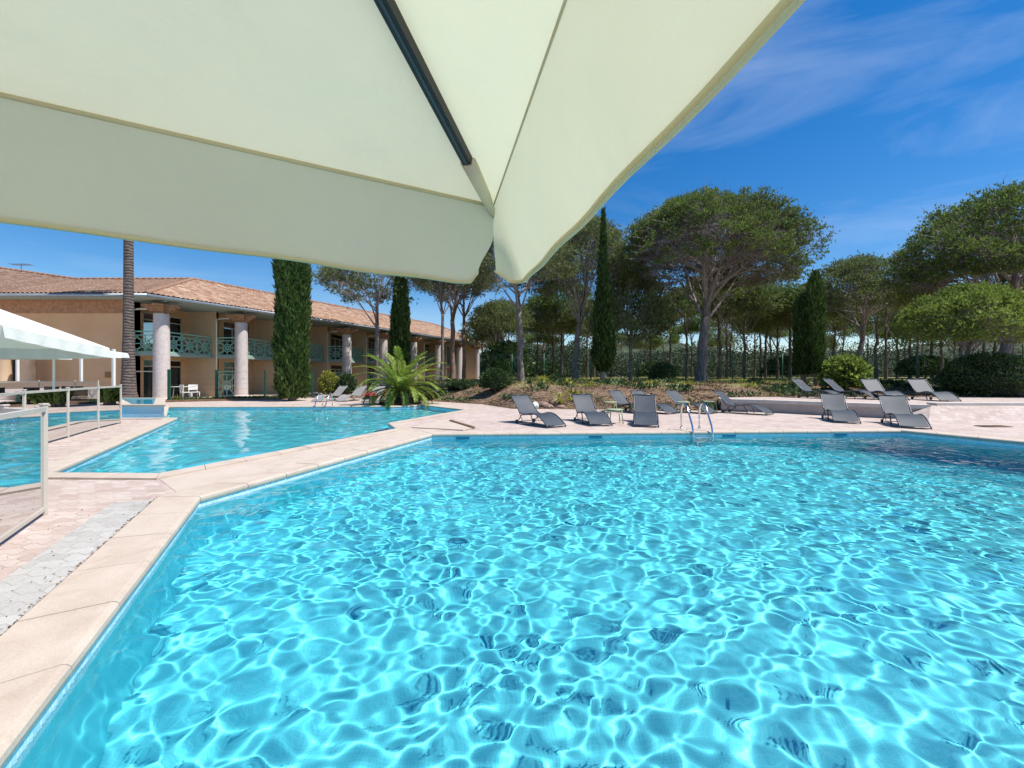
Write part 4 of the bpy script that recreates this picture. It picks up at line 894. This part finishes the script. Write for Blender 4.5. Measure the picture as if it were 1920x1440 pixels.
# low planting strip with plants before the first bays
rs = np.random.default_rng(3); n = 5000; tt = rs.random(n); c = np.stack([-16.8+tt*6.5+rs.normal(size=n)*.08, 22.9+tt*4.2+rs.normal(size=n)*.12, rs.random(n)*.12+.03], 1); c[:, 0] = np.interp(tt, [0, 1], [XP(322, 22.8), XP(520, 25.5)])+rs.normal(size=n)*.1; c[:, 1] = np.interp(tt, [0, 1], [22.8, 25.5])+rs.normal(size=n)*.12
d = unit(rs.normal(size=(n, 3))+np.array([0, 0, .6])); ln = rs.uniform(.05, .12, n); v, f = leaf_quads(rs, c, d, ln, ln*.6); o = np_mesh('ground_cover', v, f, 4, M['bush_green']); tag(o, 'low green planting along the foot of the hotel patios', 'ground cover', kind='stuff')
mb = MB(); a = Vector((XP(310, 22.3), 22.3, .03)); b = Vector((XP(560, 25.4), 25.4, .03)); mb.bar(a, b, .25, .16); o = mb.build('garden_kerb', M['brown_wood']); o['kind'] = 'structure'
spiky('potted_plant', 'bright green plant on the first hotel patio beside the white chairs', 331, 22.9, .42, 40, 12, 'yellow_green', .03, group='patio plants', z=.08)

# garden furniture seen on the first patio
def chair(name, label, x, y, rz, mat, z=.04, group=None, cat='chair', hgt=.86):
    r = empty(name, (x, y, z), rz); tag(r, label, cat, group)
    mb = MB(); mb.box((0, 0, .44), (.44, .44, .035), bev=.01); mb.build('seat', M[mat], r)
    mb = MB(); mb.box((0, .21, .46+(hgt-.46)*.62), (.44, .03, (hgt-.46)*.72), bev=.01); mb.build('backrest', M[mat], r)
    for sx in (-1, 1):
        for sy in (-1, 1): mb = MB(); mb.tube([(sx*.2, sy*.2, 0), (sx*.19, sy*.2, hgt if sy > 0 else .43)], .016, 6); mb.build('leg', M[mat], r, True)
    return r
def table(name, label, x, y, mat, w=.8, h=.74, z=.04, group=None, rnd=False, rz=0, leg='', top_t=.03):
    r = empty(name, (x, y, z), rz); tag(r, label, 'table', group); mb = MB()
    if rnd: mb.lathe([(w/2-.01, h-top_t), (w/2, h-top_t*.5), (w/2-.01, h)], 24)
    else: mb.box((0, 0, h-top_t/2), (w, w, top_t), bev=.008)
    mb.build('tabletop', M[mat], r); s = w*.36
    for sx in (-1, 1):
        for sy in (-1, 1): mb = MB(); mb.tube([(sx*s*1.1, sy*s*1.1, 0), (sx*s*.9, sy*s*.9, h-top_t)], .014, 6); mb.build('leg', M[leg or mat], r, True)
    return r
chair('patio_chair', 'white patio chair left of the pair before the first hotel window', XP(349, 23.2), 23.2, 2.6, 'plastic_white', group='white patio chairs'); chair('patio_chair', 'white patio chair right of the pair before the first hotel window', XP(364, 23.5), 23.5, .9, 'plastic_white', group='white patio chairs')
table('patio_table', 'small white table on the first hotel patio', XP(340, 24.1), 24.1, 'plastic_white', .7)

# ------------------------------------------------------------------ raised tiled basin
t = empty('raised_basin', (-13.5, 15.5, 0)); tag(t, 'raised blue tiled basin at the far left corner of the left pool', 'pool basin'); mb = MB()
bp = [(XP(227, 14.3), 14.3), (XP(308, 14.3), 14.3), (XP(308, 18.75), 18.75), (-17.6, 18.75)]
bo_ = [Vector((a+13.5, b-15.5, 0)) for a, b in bp]; bi_ = [Vector((a+13.5, b-15.5, 0)) for a, b in offset(ccw(bp), -.28)]
def prism(mb, ps, z0, z1): mb.add([tuple(p+Vector((0, 0, z0))) for p in ps]+[tuple(p+Vector((0, 0, z1))) for p in ps], [(3, 2, 1, 0), (4, 5, 6, 7)]+[(i, (i+1) % 4, 4+(i+1) % 4, 4+i) for i in range(4)])
prism(mb, bo_, -.3, .36); ob = mb.build('tiled_wall', M['tile_band'], t); ul = ob.data.uv_layers.new(name='UVMap'); me = ob.data
for p_ in me.polygons:
    for li in p_.loop_indices: cxy = me.vertices[me.loops[li].vertex_index].co; ul.data[li].uv = (cxy.x+cxy.y, cxy.z)
mb = MB(); ro = [Vector((a+13.5, b-15.5, 0)) for a, b in offset(ccw(bp), .03)]
for i in range(4):
    a, b, c_, d2 = ro[i], ro[(i+1) % 4], bi_[(i+1) % 4], bi_[i]; prism(mb, [a, b, c_, d2], .362, .42)
mb.build('basin_rim', M['coping_stone'], t); mb = MB(); prism(mb, bi_, .363, .39); mb.build('basin_water', M['basin_blue'], t)

# ------------------------------------------------------------------ glass fences
def glass_fence(label, pts, h, zb=0.0, sec=.046, leaf=None, pane_top=.04):
    r = empty('glass_fence', (pts[0][0], pts[0][1], zb)); tag(r, label, 'fence'); o0 = Vector((pts[0][0], pts[0][1], 0)); pv = [Vector((x, y, 0))-o0 for x, y in pts]
    for p in pv:
        mb = MB(); mb.box((p.x, p.y, h/2+.01), (sec, sec, h+.02), bev=.006); po = mb.build('post', M['cream_metal'], r); mb = MB(); mb.box((p.x, p.y, h+.03), (sec*1.25, sec*1.25, .02), bev=.004); mb.build('post_cap', M['cream_metal'], po)
    for a, b in zip(pv, pv[1:]):
        d = (b-a).normalized()*sec/2; a2, b2 = a+d, b-d; up = Vector((0, 0, 1))
        mb = MB(); mb.bar(a2+up*(h-.02), b2+up*(h-.02), .05, .045); mb.build('top_rail', M['cream_metal'], r); mb = MB(); mb.bar(a2+up*.06, b2+up*.06, .04, .035); mb.build('bottom_rail', M['cream_metal'], r)
        mb = MB(); n_ = Vector((-d.y, d.x, 0)).normalized()*.004; q = [a2+up*.075, b2+up*.075, b2+up*(h-.04), a2+up*(h-.04)]; mb.add([p+n_ for p in q]+[p-n_ for p in q], [(0, 1, 2, 3), (7, 6, 5, 4), (0, 4, 5, 1), (2, 6, 7, 3)]); mb.build('glass_pane', M['fence_glass'], r)
    return r
glass_fence('cream framed glass fence panels running along the far left pool edge', [P(226, 793.7), P(184, 803.7), P(127, 820.5), P(45, 844), (-8.1, 6.6)], 1.1)
glass_fence('nearest cream framed glass fence at the left edge on the pink paving', [P(82, 965), (-3.66, 2.66), (-3.0, 1.1)], 1.08, sec=.048)
glass_fence('glass fence return meeting the nearest post and running left', [(P(82, 965)[0]-.07, P(82, 965)[1]+.03), P(8, 949), (-8.0, 5.2)], 1.05, sec=.05)
glass_fence('cream framed glass fence around the dining terrace near the hotel', [(XP(184, 17.6), 17.6), (XP(140, 17.9), 17.9), (-20.3, 18.3), (-23.5, 19.0)], 1.15)

# ------------------------------------------------------------------ parasols
def sag_quad(name, a, b, c, d, nu, nv, fn, mat, parent, thick=0.0):
    """bilinear patch a-b (u) , d-c (v) with an offset function"""
    a, b, c, d = (np.array(p, float) for p in (a, b, c, d)); V_ = []
    for j in range(nv+1):
        for i in range(nu+1):
            u, w = i/nu, j/nv; p = (a*(1-u)+b*u)*(1-w)+(d*(1-u)+c*u)*w; V_.append(p+np.array(fn(u, w)))
    f = [(j*(nu+1)+i, j*(nu+1)+i+1, (j+1)*(nu+1)+i+1, (j+1)*(nu+1)+i) for j in range(nv) for i in range(nu)]
    return np_mesh(name, np.array(V_), np.array(f), 4, M[mat], parent, True)
# the near cream parasol over the camera: corner K, edges run to L (left) and Rr (towards and past the viewer)
K = Vector((-.054, 1.2375, 1.895)); lv = Vector((-.848, -.529, 0)); rv = Vector((.175, -.985, 0)); SL = 3.0
base_p = Vector((-3.1, -2.2, 0)); par = empty('parasol', base_p); tag(par, 'large cream parasol seen from below, filling the top of the view', 'parasol')
Lc = K+lv*SL; Rc = K+rv*SL; Oc = K+lv*SL+rv*SL; apex = K+Vector((-.715, -2.27, .70))
cn = [K, Lc, Oc, Rc]
def rel(p): return tuple(Vector(p)-base_p)
for i in range(4):
    a, b = cn[i], cn[(i+1) % 4]; mid = (a+b)/2; inward = (apex-mid)
    V_ = []; nu, nv = 48, 24
    for j in range(nv+1):
        for k in range(nu+1):
            u, w = k/nu, j/nv; p = a*(1-u)+b*u; p = p+(apex-p)*w; s = math.sin(PI*u)*(1-w)*w*4; sg = -.034*s - .015*math.sin(PI*u)*(1-w)
            wr = .02*math.sin(u*37+w*11)*(1-w)**3*w*(abs(u-.5)*2)**2
            V_.append(rel(p+Vector((0, 0, sg+wr))))
    f = [(j*(nu+1)+k, j*(nu+1)+k+1, (j+1)*(nu+1)+k+1, (j+1)*(nu+1)+k) for j in range(nv) for k in range(nu)]
    np_mesh('canopy_panel', np.array(V_), np.array(f), 4, M['canvas_cream'], par, True)
    # seam rolled along the edge
    mb = MB(); pts = []
    for k in range(25): u = k/24; p = a*(1-u)+b*u; pts.append(rel(p+Vector((0, 0, -.004-.015*math.sin(PI*u)))))
    mb.tube(pts, .0022 if i == 3 else .005, 6); mb.build('seam', M['canvas_hem'], par, True)
    # valance hanging from the edge
    out = (mid-apex); out.z = 0; out.normalize(); flare = {3: .094, 0: .009}.get(i, .04); drop = .236
    V_ = []; nu, nv = 96, 12; L = (b-a).length; edge = (b-a).normalized()
    def vdrop(u):                       # rounded lower corners: the bottom edge climbs at both ends
        s = min(u, 1-u)*L; return drop*(1 if s > .045 else (.88+.12*math.sqrt(max(0, 1-((.045-s)/.045)**2))))
    for j in range(nv+1):
        for k in range(nu+1):
            u = k/nu; u = u if .04 < u < .96 else u; w = j/nv; dd = vdrop(u)*w if True else 0
            wob = (.003 if i == 3 else .012)*math.sin(u*15+1.3*i+.8*math.sin(u*5))*w+(.003 if i == 3 else .009)*math.sin(u*47+i+3*math.sin(u*7))*w*w; fl_ = flare*(w**1.1)*math.sin(min(1, min(u, 1-u)*34)*PI/2); sft = (1 if u < .5 else -1)*.05*smooth01((w-.42)/.58)*math.exp(-min(u, 1-u)*L/.12)
            p = a*(1-u)+b*u+edge*sft+out*(fl_+wob*min(1, min(u, 1-u)*30))+Vector((0, 0, -dd-.015*math.sin(PI*u)*(1-w)+.0*w)); V_.append(rel(p))
    f = [(j*(nu+1)+k, j*(nu+1)+k+1, (j+1)*(nu+1)+k+1, (j+1)*(nu+1)+k) for j in range(nv) for k in range(nu)]
    va = np_mesh('valance', np.array(V_), np.array(f), 4, M['canvas_cream'], par, True)
    # hem band doubled over the lower edge
    V2 = []; Vn = np.array(V_).reshape(nv+1, nu+1, 3); low = Vn[nv]; upr = Vn[nv]+(Vn[nv-1]-Vn[nv])*.38; of = np.array(-out)*.005
    V2 = np.concatenate([low+of, upr+of, low+of*-1, upr-of]); n_ = nu+1; f2 = [(k, k+1, n_+k+1, n_+k) for k in range(nu)]+[(2*n_+k, 2*n_+k+1, 3*n_+k+1, 3*n_+k) for k in range(nu)]+[(k, k+1, 2*n_+k+1, 2*n_+k) for k in range(nu)]
    np_mesh('hem', V2, np.array(f2), 4, M['canvas_hem'], va, True)
    # rib on the corner diagonal and the fabric pocket at its tip
    cdir = (apex-a); st = a+cdir*.062; q0 = st+Vector((0, 0, -.017)); q1 = apex+Vector((0, 0, -.025)); mb = MB(); mb.bar(rel(q0), rel(q1), .0225, .025); rib = mb.build('rib', M['dark_furniture'], par)
    mb = MB(); mb.bar(rel(q0+Vector((0, 0, -.0135))), rel(q1+Vector((0, 0, -.0135))), .006, .002); mb.build('rib_groove', M['frame_grey'], rib)
    mb = MB(); mb.tube([rel(a+Vector((0, 0, -.03))), rel(a+cdir*.028+Vector((0, 0, -.021))), rel(a+cdir*.078+Vector((0, 0, -.016)))], [.009, .016, .0205], 10); mb.build('corner_pocket', M['canvas_cream'], par, True)
mb = MB(); mb.lathe([(.09, -.12), (.11, -.06), (.05, .02)], 14, rel(apex)); mb.build('hub', M['dark_furniture'], par)
mb = MB(); ms_ = Vector((-3.1, -2.2, 0)); mb.tube([(0, 0, 0), (0, 0, 2.9), tuple(Vector(rel(apex))+Vector((0, 0, .25)))], .045, 10); mb.tube([tuple(Vector(rel(apex))+Vector((0, 0, .25))), tuple(Vector(rel(apex)))], .03, 8); mb.build('mast', M['dark_furniture'], par, True)
mb = MB(); mb.box((0, 0, .05), (.9, .9, .1), bev=.02); mb.build('base_plate', M['dark_furniture'], par)

def small_parasol(label, N_, Rr_, side, zc_n, zc_r, apex_h, val=.26, group='white parasols over the dining terrace'):
    """corner N (near), corner R (far right), canopy extends to the left by side"""
    n_ = Vector((*N_, zc_n)); r_ = Vector((*Rr_, zc_r)); e = r_-n_; pl = Vector((-e.y, e.x, 0)).normalized()*side; c3 = r_+pl; c4 = n_+pl; cs = [n_, r_, c3, c4]; ap = sum(cs, Vector())/4; ap.z += apex_h
    r = empty('parasol', (ap.x, ap.y, 0)); tag(r, label, 'parasol', group); o0 = Vector((ap.x, ap.y, 0))
    for i in range(4):
        a, b = cs[i], cs[(i+1) % 4]; V_ = []; nu, nv = 20, 10
        for j in range(nv+1):
            for k in range(nu+1):
                u, w = k/nu, j/nv; p = a*(1-u)+b*u; p = p+(ap-p)*w; s = math.sin(PI*u)*(1-w); V_.append(tuple(p+Vector((0, 0, -.10*s*w*2-.03*s))-o0))
        f = [(j*(nu+1)+k, j*(nu+1)+k+1, (j+1)*(nu+1)+k+1, (j+1)*(nu+1)+k) for j in range(nv) for k in range(nu)]; np_mesh('canopy_panel', np.array(V_), np.array(f), 4, M['canvas_white'], r, True)
        V_ = []; nu = 60; out = ((a+b)/2-ap); out.z = 0; out.normalize()
        for j in range(5):
            for k in range(nu+1):
                u, w = k/nu, j/4; p = a*(1-u)+b*u; V_.append(tuple(p+Vector((0, 0, -val*w-.03*math.sin(PI*u)))+out*(.02*math.sin(u*34+i)*w+.05*w)-o0))
        f = [(j*(nu+1)+k, j*(nu+1)+k+1, (j+1)*(nu+1)+k+1, (j+1)*(nu+1)+k) for j in range(4) for k in range(nu)]; np_mesh('valance', np.array(V_), np.array(f), 4, M['canvas_white'], r, True)
        mb = MB(); mb.tube([tuple(a-o0+Vector((0, 0, -.03))), tuple(ap-o0+Vector((0, 0, -.05)))], .016, 6); mb.build('rib', M['white_paint'], r)
    mb = MB(); mb.tube([(0, 0, 0), (0, 0, ap.z-.05)], .035, 10); mb.build('pole', M['white_paint'], r, True); mb = MB(); mb.box((0, 0, .05), (.7, .7, .1), bev=.015); mb.build('base_plate', M['zinc'], r); return r
small_parasol('nearer white parasol at the left edge with wrinkled sunlit cloth', (XP(4, 8.6), 8.6), (XP(205, 11.2), 11.2), 3.1, 2.42, 2.12, .75)
small_parasol('low white parasol whose corner touches the tall palm trunk', (XP(150, 14.6), 14.6), (XP(240, 17.0), 17.0), 3.2, 2.22, 2.28, .35, .17)
small_parasol('farther white parasol behind the nearer one at the left edge', (XP(20, 14.2), 14.2), (XP(132, 17.4), 17.4), 3.2, 2.22, 2.22, .35, .17)
for px, Y, lab in ((213, 17.9, 'slim white post at the right end of the dining terrace'), (152, 19.6, 'slim white post in the middle of the dining terrace'), (33, 20.5, 'slim white post at the left end of the dining terrace')):
    mb = MB(); mb.box((0, 0, 1.25), (.1, .1, 2.5), bev=.01); mb.box((0, 0, .03), (.2, .2, .06)); o = mb.build('awning_post', M['white_paint']); o.location = (XP(px, Y), Y, .0); tag(o, lab, 'post', 'white posts of the dining terrace')
# dining terrace furniture
for i, (px, Y) in enumerate([(30, 15.9), (72, 17.4), (112, 18.8)]):
    table('dining_table', ['black dining table nearest the left edge of the terrace', 'black dining table in the middle of the terrace', 'black dining table farthest right on the terrace'][i], XP(px, Y), Y, 'dark_furniture', .9, .76, 0, 'black dining tables')
words = ['black chair left of the nearest terrace table', 'black chair right of the nearest terrace table', 'black chair before the middle terrace table', 'black chair right of the middle terrace table', 'black chair before the farthest terrace table', 'black chair behind the farthest terrace table', 'black chair at the right end of the terrace', 'black chair against the wall behind the middle table']
for i, (px, Y, a) in enumerate([(5, 16.1, 1.5), (52, 16.2, -1.4), (66, 16.6, 3.1), (92, 17.6, -1.2), (102, 18.0, 2.9), (116, 19.5, .2), (128, 18.8, -1.6), (78, 19.4, 0)]):
    chair('dining_chair', words[i], XP(px, Y), Y, a, 'dark_furniture', 0, 'black dining chairs', hgt=.95)
mb = MB(); mb.lathe([(.16, 0), (.2, .1), (.22, .42), (.2, .45), (.17, .45)], 16); o = mb.build('planter', M['plastic_white'], None, True, 40); o.location = (XP(63, 14.6)-.4, 16.3, 0); tag(o, 'pale round planter among the dining chairs', 'planter')
# low dark wall below the dining terrace
mb = MB(); mb.bar((-16.4, 16.5, .12), (-16.2, 7.5, .12), .2, .24); mb.bar((-16.4, 16.6, .12), (-16.4, 17.4, .12), .2, .24); o = mb.build('terrace_edge', M['brown_wood']); o['kind'] = 'structure'

# ------------------------------------------------------------------ sun loungers
PROF = [(0.0, .80), (.12, .71), (.30, .53), (.46, .375), (.56, .30), (.68, .275), (.85, .30), (1.02, .335), (1.18, .345), (1.34, .32), (1.5, .255), (1.66, .165), (1.80, .075)]
def lounger_meshes(pale=False):
    r = empty('sun_lounger', (0, 0, 0)); W = .62; fm = 'frame_grey' if not pale else 'lounger_pale'; sm = 'sling_grey' if not pale else 'lounger_pale'
    def prof(t0, t1, n=30):
        xs = [p[0] for p in PROF]; zs = [p[1] for p in PROF]; return [(x, float(np.interp(x, xs, zs))) for x in np.linspace(t0, t1, n)]
    def sling(name, x0, x1, n):
        V_ = []; pr = prof(x0, x1, n); m_ = 9
        for th in (0, -.008):
            for (x, z) in pr:
                for k in range(m_): u = k/(m_-1); V_.append((x, (u-.5)*(W-.05), z+th-.012*math.sin(PI*u)))
        f = []
        for s in (0, 1):
            b = s*len(pr)*m_
            for j in range(len(pr)-1):
                for k in range(m_-1): q = (b+j*m_+k, b+j*m_+k+1, b+(j+1)*m_+k+1, b+(j+1)*m_+k); f.append(q)
        return np_mesh(name, np.array(V_), np.array(f), 4, M[sm], r, True)
    sling('backrest', .0, .555, 12); sling('seat', .575, 1.80, 24)
    for sg in (-1, 1):
        y = sg*W/2; mb = MB(); mb.tube([(x, y, z) for x, z in prof(0, .56, 8)], .016, 8); mb.build('back_frame', M[fm], r, True)
        mb = MB(); mb.tube([(x, y, z) for x, z in prof(.56, 1.80, 22)]+[(1.84, y, 0.015)], .017, 8); mb.build('side_rail', M[fm], r, True)
        mb = MB(); mb.tube([(.60, y*.98, .27), (.48, y, .14), (.36, y, .055)], .014, 7); mb.build('leg', M[fm], r, True)
        mb = MB(); mb.tube([(1.06, y*1.02, .33), (1.16, y*1.05, .17), (1.2, y*1.05, .012)], .015, 7); mb.build('leg', M[fm], r, True)
        mb = MB(); mb.tube([(.34, y-.02*sg, .055), (.34, y+.02*sg, .055)], .055, 14); mb.build('wheel', M['dark_furniture'], r)
        mb = MB(); mb.tube([(.30, y*.92, .5), (.60, y*.92, .10)], .009, 6); mb.tube([(.34, y*.93, .055), (1.2, y*.98, .09)], .009, 6); mb.build('brace', M[fm], r, True)
    mb = MB(); mb.tube([(0, -W/2, .8), (0, W/2, .8)], .016, 8); mb.tube([(1.83, -W/2, .035), (1.83, W/2, .035)], .014, 8); mb.tube([(.34, -W/2, .055), (.34, W/2, .055)], .01, 8); mb.build('crossbar', M[fm], r, True)
    return r
lp = lounger_meshes(); lpp = lounger_meshes(True); first = {False: True, True: True}
def place_lounger(head, foot, z, label, group, pale=False):
    src = lpp if pale else lp
    if first[pale]: o = src; first[pale] = False
    else: o = copy_tree(src)
    h = Vector(head); f_ = Vector(foot); d = (f_-h).normalized(); mid = (h+f_)/2-d*.92; o.location = (mid.x, mid.y, z); o.rotation_euler = (0, 0, math.atan2(d.y, d.x)); tag(o, label, 'sun lounger', group); return o
GL = 'grey sun loungers on the lower deck'; GU = 'grey sun loungers on the raised terrace'; GP = 'pale sun loungers beside the date palm'
place_lounger((.22, 12.95), (1.2, 11.4), 0, 'grey lounger farthest left by the main pool, seen from its side', GL)
place_lounger((2.2, 13.5), (2.45, 11.75), 0, 'grey lounger in front of the green table, second from left by the main pool', GL)
place_lounger((4.1, 13.2), (3.62, 11.5), 0, 'grey lounger facing the viewer just left of the main pool ladder', GL)
place_lounger((4.1, 17.0), (4.95, 15.5), 0, 'grey lounger at the bank behind the green tables, partly hidden', GL)
place_lounger((4.95, 17.0), (5.8, 15.4), 0, 'grey lounger at the bank, behind the lounger facing the viewer', GL)
place_lounger((6.35, 17.0), (7.2, 15.5), 0, 'grey lounger at the bank behind the main pool ladder', GL)
place_lounger((7.95, 16.35), (9.05, 15.1), 0, 'grey lounger beside the left end of the curved wall', GL)
place_lounger((10.5, 14.0), (9.77, 12.45), 0, 'grey lounger before the curved wall, left of the two near the pool corner', GL)
place_lounger((11.35, 12.75), (10.54, 11.15), 0, 'large looking grey lounger nearest the pool corner, in front of the ramp', GL)
place_lounger((12.35, 18.5), (13.1, 17.0), .45, 'leftmost grey lounger on the raised terrace', GU)
place_lounger((13.55, 18.3), (14.35, 16.8), .45, 'second grey lounger from left on the raised terrace', GU)
place_lounger((14.9, 17.8), (14.6, 16.1), .45, 'third grey lounger from left on the raised terrace', GU)
place_lounger((16.3, 17.2), (15.9, 15.5), .45, 'rightmost grey lounger on the raised terrace beside the round bush', GU)
place_lounger((XP(630, 23.4), 23.9), (XP(598, 22.7), 22.8), 0, 'pale lounger nearest the small pool ladder', GP, True)
place_lounger((XP(667, 23.6), 24.1), (XP(640, 22.6), 22.9), 0, 'pale lounger second from left beside the date palm', GP, True)
place_lounger((XP(705, 23.6), 24.0), (XP(690, 22.5), 22.6), 0, 'pale lounger with a red towel on it, left of the date palm', GP, True)
place_lounger((XP(735, 24.0), 24.4), (XP(712, 23.3), 23.0), 0, 'pale lounger mostly hidden by the date palm', GP, True)
def towel(label, x, y, z, s, mat, seed, rz=0):
    V_ = []; n_ = 12
    for j in range(n_+1):
        for i in range(n_+1):
            u, w = i/n_-.5, j/n_-.5; k = max(0, 1-(abs(u)*2)**4)*max(0, 1-(abs(w)*2)**4); V_.append((u*s[0], w*s[1], s[2]*k*(.7+.5*mnoise.noise(Vector((u*4+seed, w*4, 0))))))
    f = [(j*(n_+1)+i, j*(n_+1)+i+1, (j+1)*(n_+1)+i+1, (j+1)*(n_+1)+i) for j in range(n_) for i in range(n_)]; V_ = V_+[(a, b, -.01) for a, b, c_ in V_]; nn_ = (n_+1)**2; f += [tuple(q+nn_ for q in reversed(t_)) for t_ in f]
    o = np_mesh('towel', np.array(V_), np.array(f), 4, M[mat], None, True); o.location = (x, y, z); o.rotation_euler.z = rz; tag(o, label, 'towel')
towel('crumpled red towel on the pale lounger left of the date palm', XP(694, 22.7), 22.75, .33, (.6, .5, .24), 'towel_red', 1); towel('folded peach towel on the hidden pale lounger', XP(724, 23.3), 23.3, .33, (.45, .4, .22), 'towel_peach', 2); towel('dark blue towel at the left of the date palm trunk', XP(734, 22.4), 22.4, .0, (.35, .35, .45), 'towel_blue', 3)
# low green side tables
for px, py, tz, lab in ((1153, 767, .42, 'small pale green table between the second and third loungers'), (1145, 753, .42, 'small pale green table farther back at the bank, left of the pair'), (1281, 753, .42, 'small pale green table behind the main pool ladder'), (1331, 752, .42, 'small pale green table left of the curved wall')):
    Y = F*(CH-tz)/(py-HY); table('side_table', lab, XP(px, Y), Y, 'table_green', .48, tz, 0, 'pale green side tables', rnd=True, top_t=.025)

# ------------------------------------------------------------------ ladders
def ladder(label, x, ye, depth=.95, w=.47, back=.62, top=.62, rz=0):
    r = empty('pool_ladder', (x, ye, 0), rz); tag(r, label, 'pool ladder')
    for s in (-1, 1):
        xx = s*w/2; pts = [(xx, back, 0), (xx, back, top*.72)]
        for k in range(9):
            a = PI*k/8; pts.append((xx, back/2+.0+math.cos(a)*back/2*.98, top*.72+math.sin(a)*top*.28))
        pts = [(xx, back, 0.02), (xx, back+.01, .3), (xx, back-.02, top*.8), (xx, back-.1, top*.95), (xx, back-.22, top), (xx, back-.36, top*.9), (xx, back-.5, top*.6), (xx, .0, .16), (xx, -.06, -.05), (xx, -.07, -.25), (xx, -.07, -depth)]
        mb = MB(); mb.tube(pts, .0215, 12); o = mb.build('handrail', M['steel'], r, True); o.cycles.is_caustics_receiver = True
        mb = MB(); mb.lathe([(.045, .03), (.045, .045), (.028, .055)], 14, (xx, back, 0)); mb.build('anchor_flange', M['steel'], r, True)
    for k in range(3):
        mb = MB(); mb.box((0, -.07, -.22-.27*k), (w-.04, .08, .025), bev=.006); o = mb.build('step', M['plastic_white'], r); o.cycles.is_caustics_receiver = True
ye = 10.45; ladder('polished steel ladder on the far edge of the main pool', 4.64, ye-.03, back=.68, top=.70)
ladder('small steel ladder on the far edge of the left pool', XP(603, 18.95), 18.85, back=.7, top=.62)

# ------------------------------------------------------------------ small things on the deck
t = empty('pool_cover_hatch', (-1.75, 12.3, 0)); tag(t, 'low pale slab with an open dark slot beside the corner between the pools', 'hatch'); mb = MB()
h0 = [P(772, 803), P(842, 787), P(893, 803), P(868, 808)]; hz = [Vector((a-t.location.x, b-t.location.y, 0)) for a, b in h0]
mb.add([tuple(p+Vector((0, 0, .006))) for p in hz]+[tuple(p+Vector((0, 0, .03))) for p in hz], [(4, 5, 6, 7), (0, 1, 5, 4), (1, 2, 6, 5), (2, 3, 7, 6), (3, 0, 4, 7)]); mb.build('slab', M['slab_stone'], t)
mb = MB(); a = Vector((*P(845, 791), .05))-Vector(t.location); b = Vector((*P(888, 804.5), .05))-Vector(t.location); mb.bar(a, b, .09, .03); mb.build('slot_cover', M['brown_wood'], t)
mb = MB(); x, y = P(1862, 800); mb.box((0, 0, .012), (.75, .3, .016), bev=.004)
for k in range(10): mb.box((-.33+.073*k, 0, .024), (.02, .26, .008))
o = mb.build('floor_drain', M['brown_wood']); o.location = (x, y, 0); tag(o, 'dark drain cover set in the paving at the right edge', 'drain')
# skimmer mouths in the pool walls
def skim(label, x, y, w, rz):
    r = empty('skimmer', (x, y, -.09), rz); tag(r, label, 'skimmer', 'skimmer mouths in the pool wall'); mb = MB()
    mb.box((0, -.003, .042), (w, .008, .012)); mb.box((0, -.003, -.042), (w, .008, .012)); mb.build('frame', M['basin_blue'], r); mb = MB(); mb.box((0, 0, 0), (w-.02, .004, .07)); mb.build('opening', M['skimmer_blue'], r)
ang_bc = math.atan2(C[1]-B[1], C[0]-B[0])
for px, lab in ((870, 'skimmer mouth near the left corner of the main pool far wall'), (1115, 'skimmer mouth below the second lounger'), (1370, 'skimmer mouth right of the main ladder'), (1590, 'skimmer mouth in the far wall near the right corner')):
    t_ = (XP(px, 10.4)-B[0])/(C[0]-B[0]); skim(lab, XP(px, 10.4), B[1]+(C[1]-B[1])*t_-.006, .34, ang_bc)
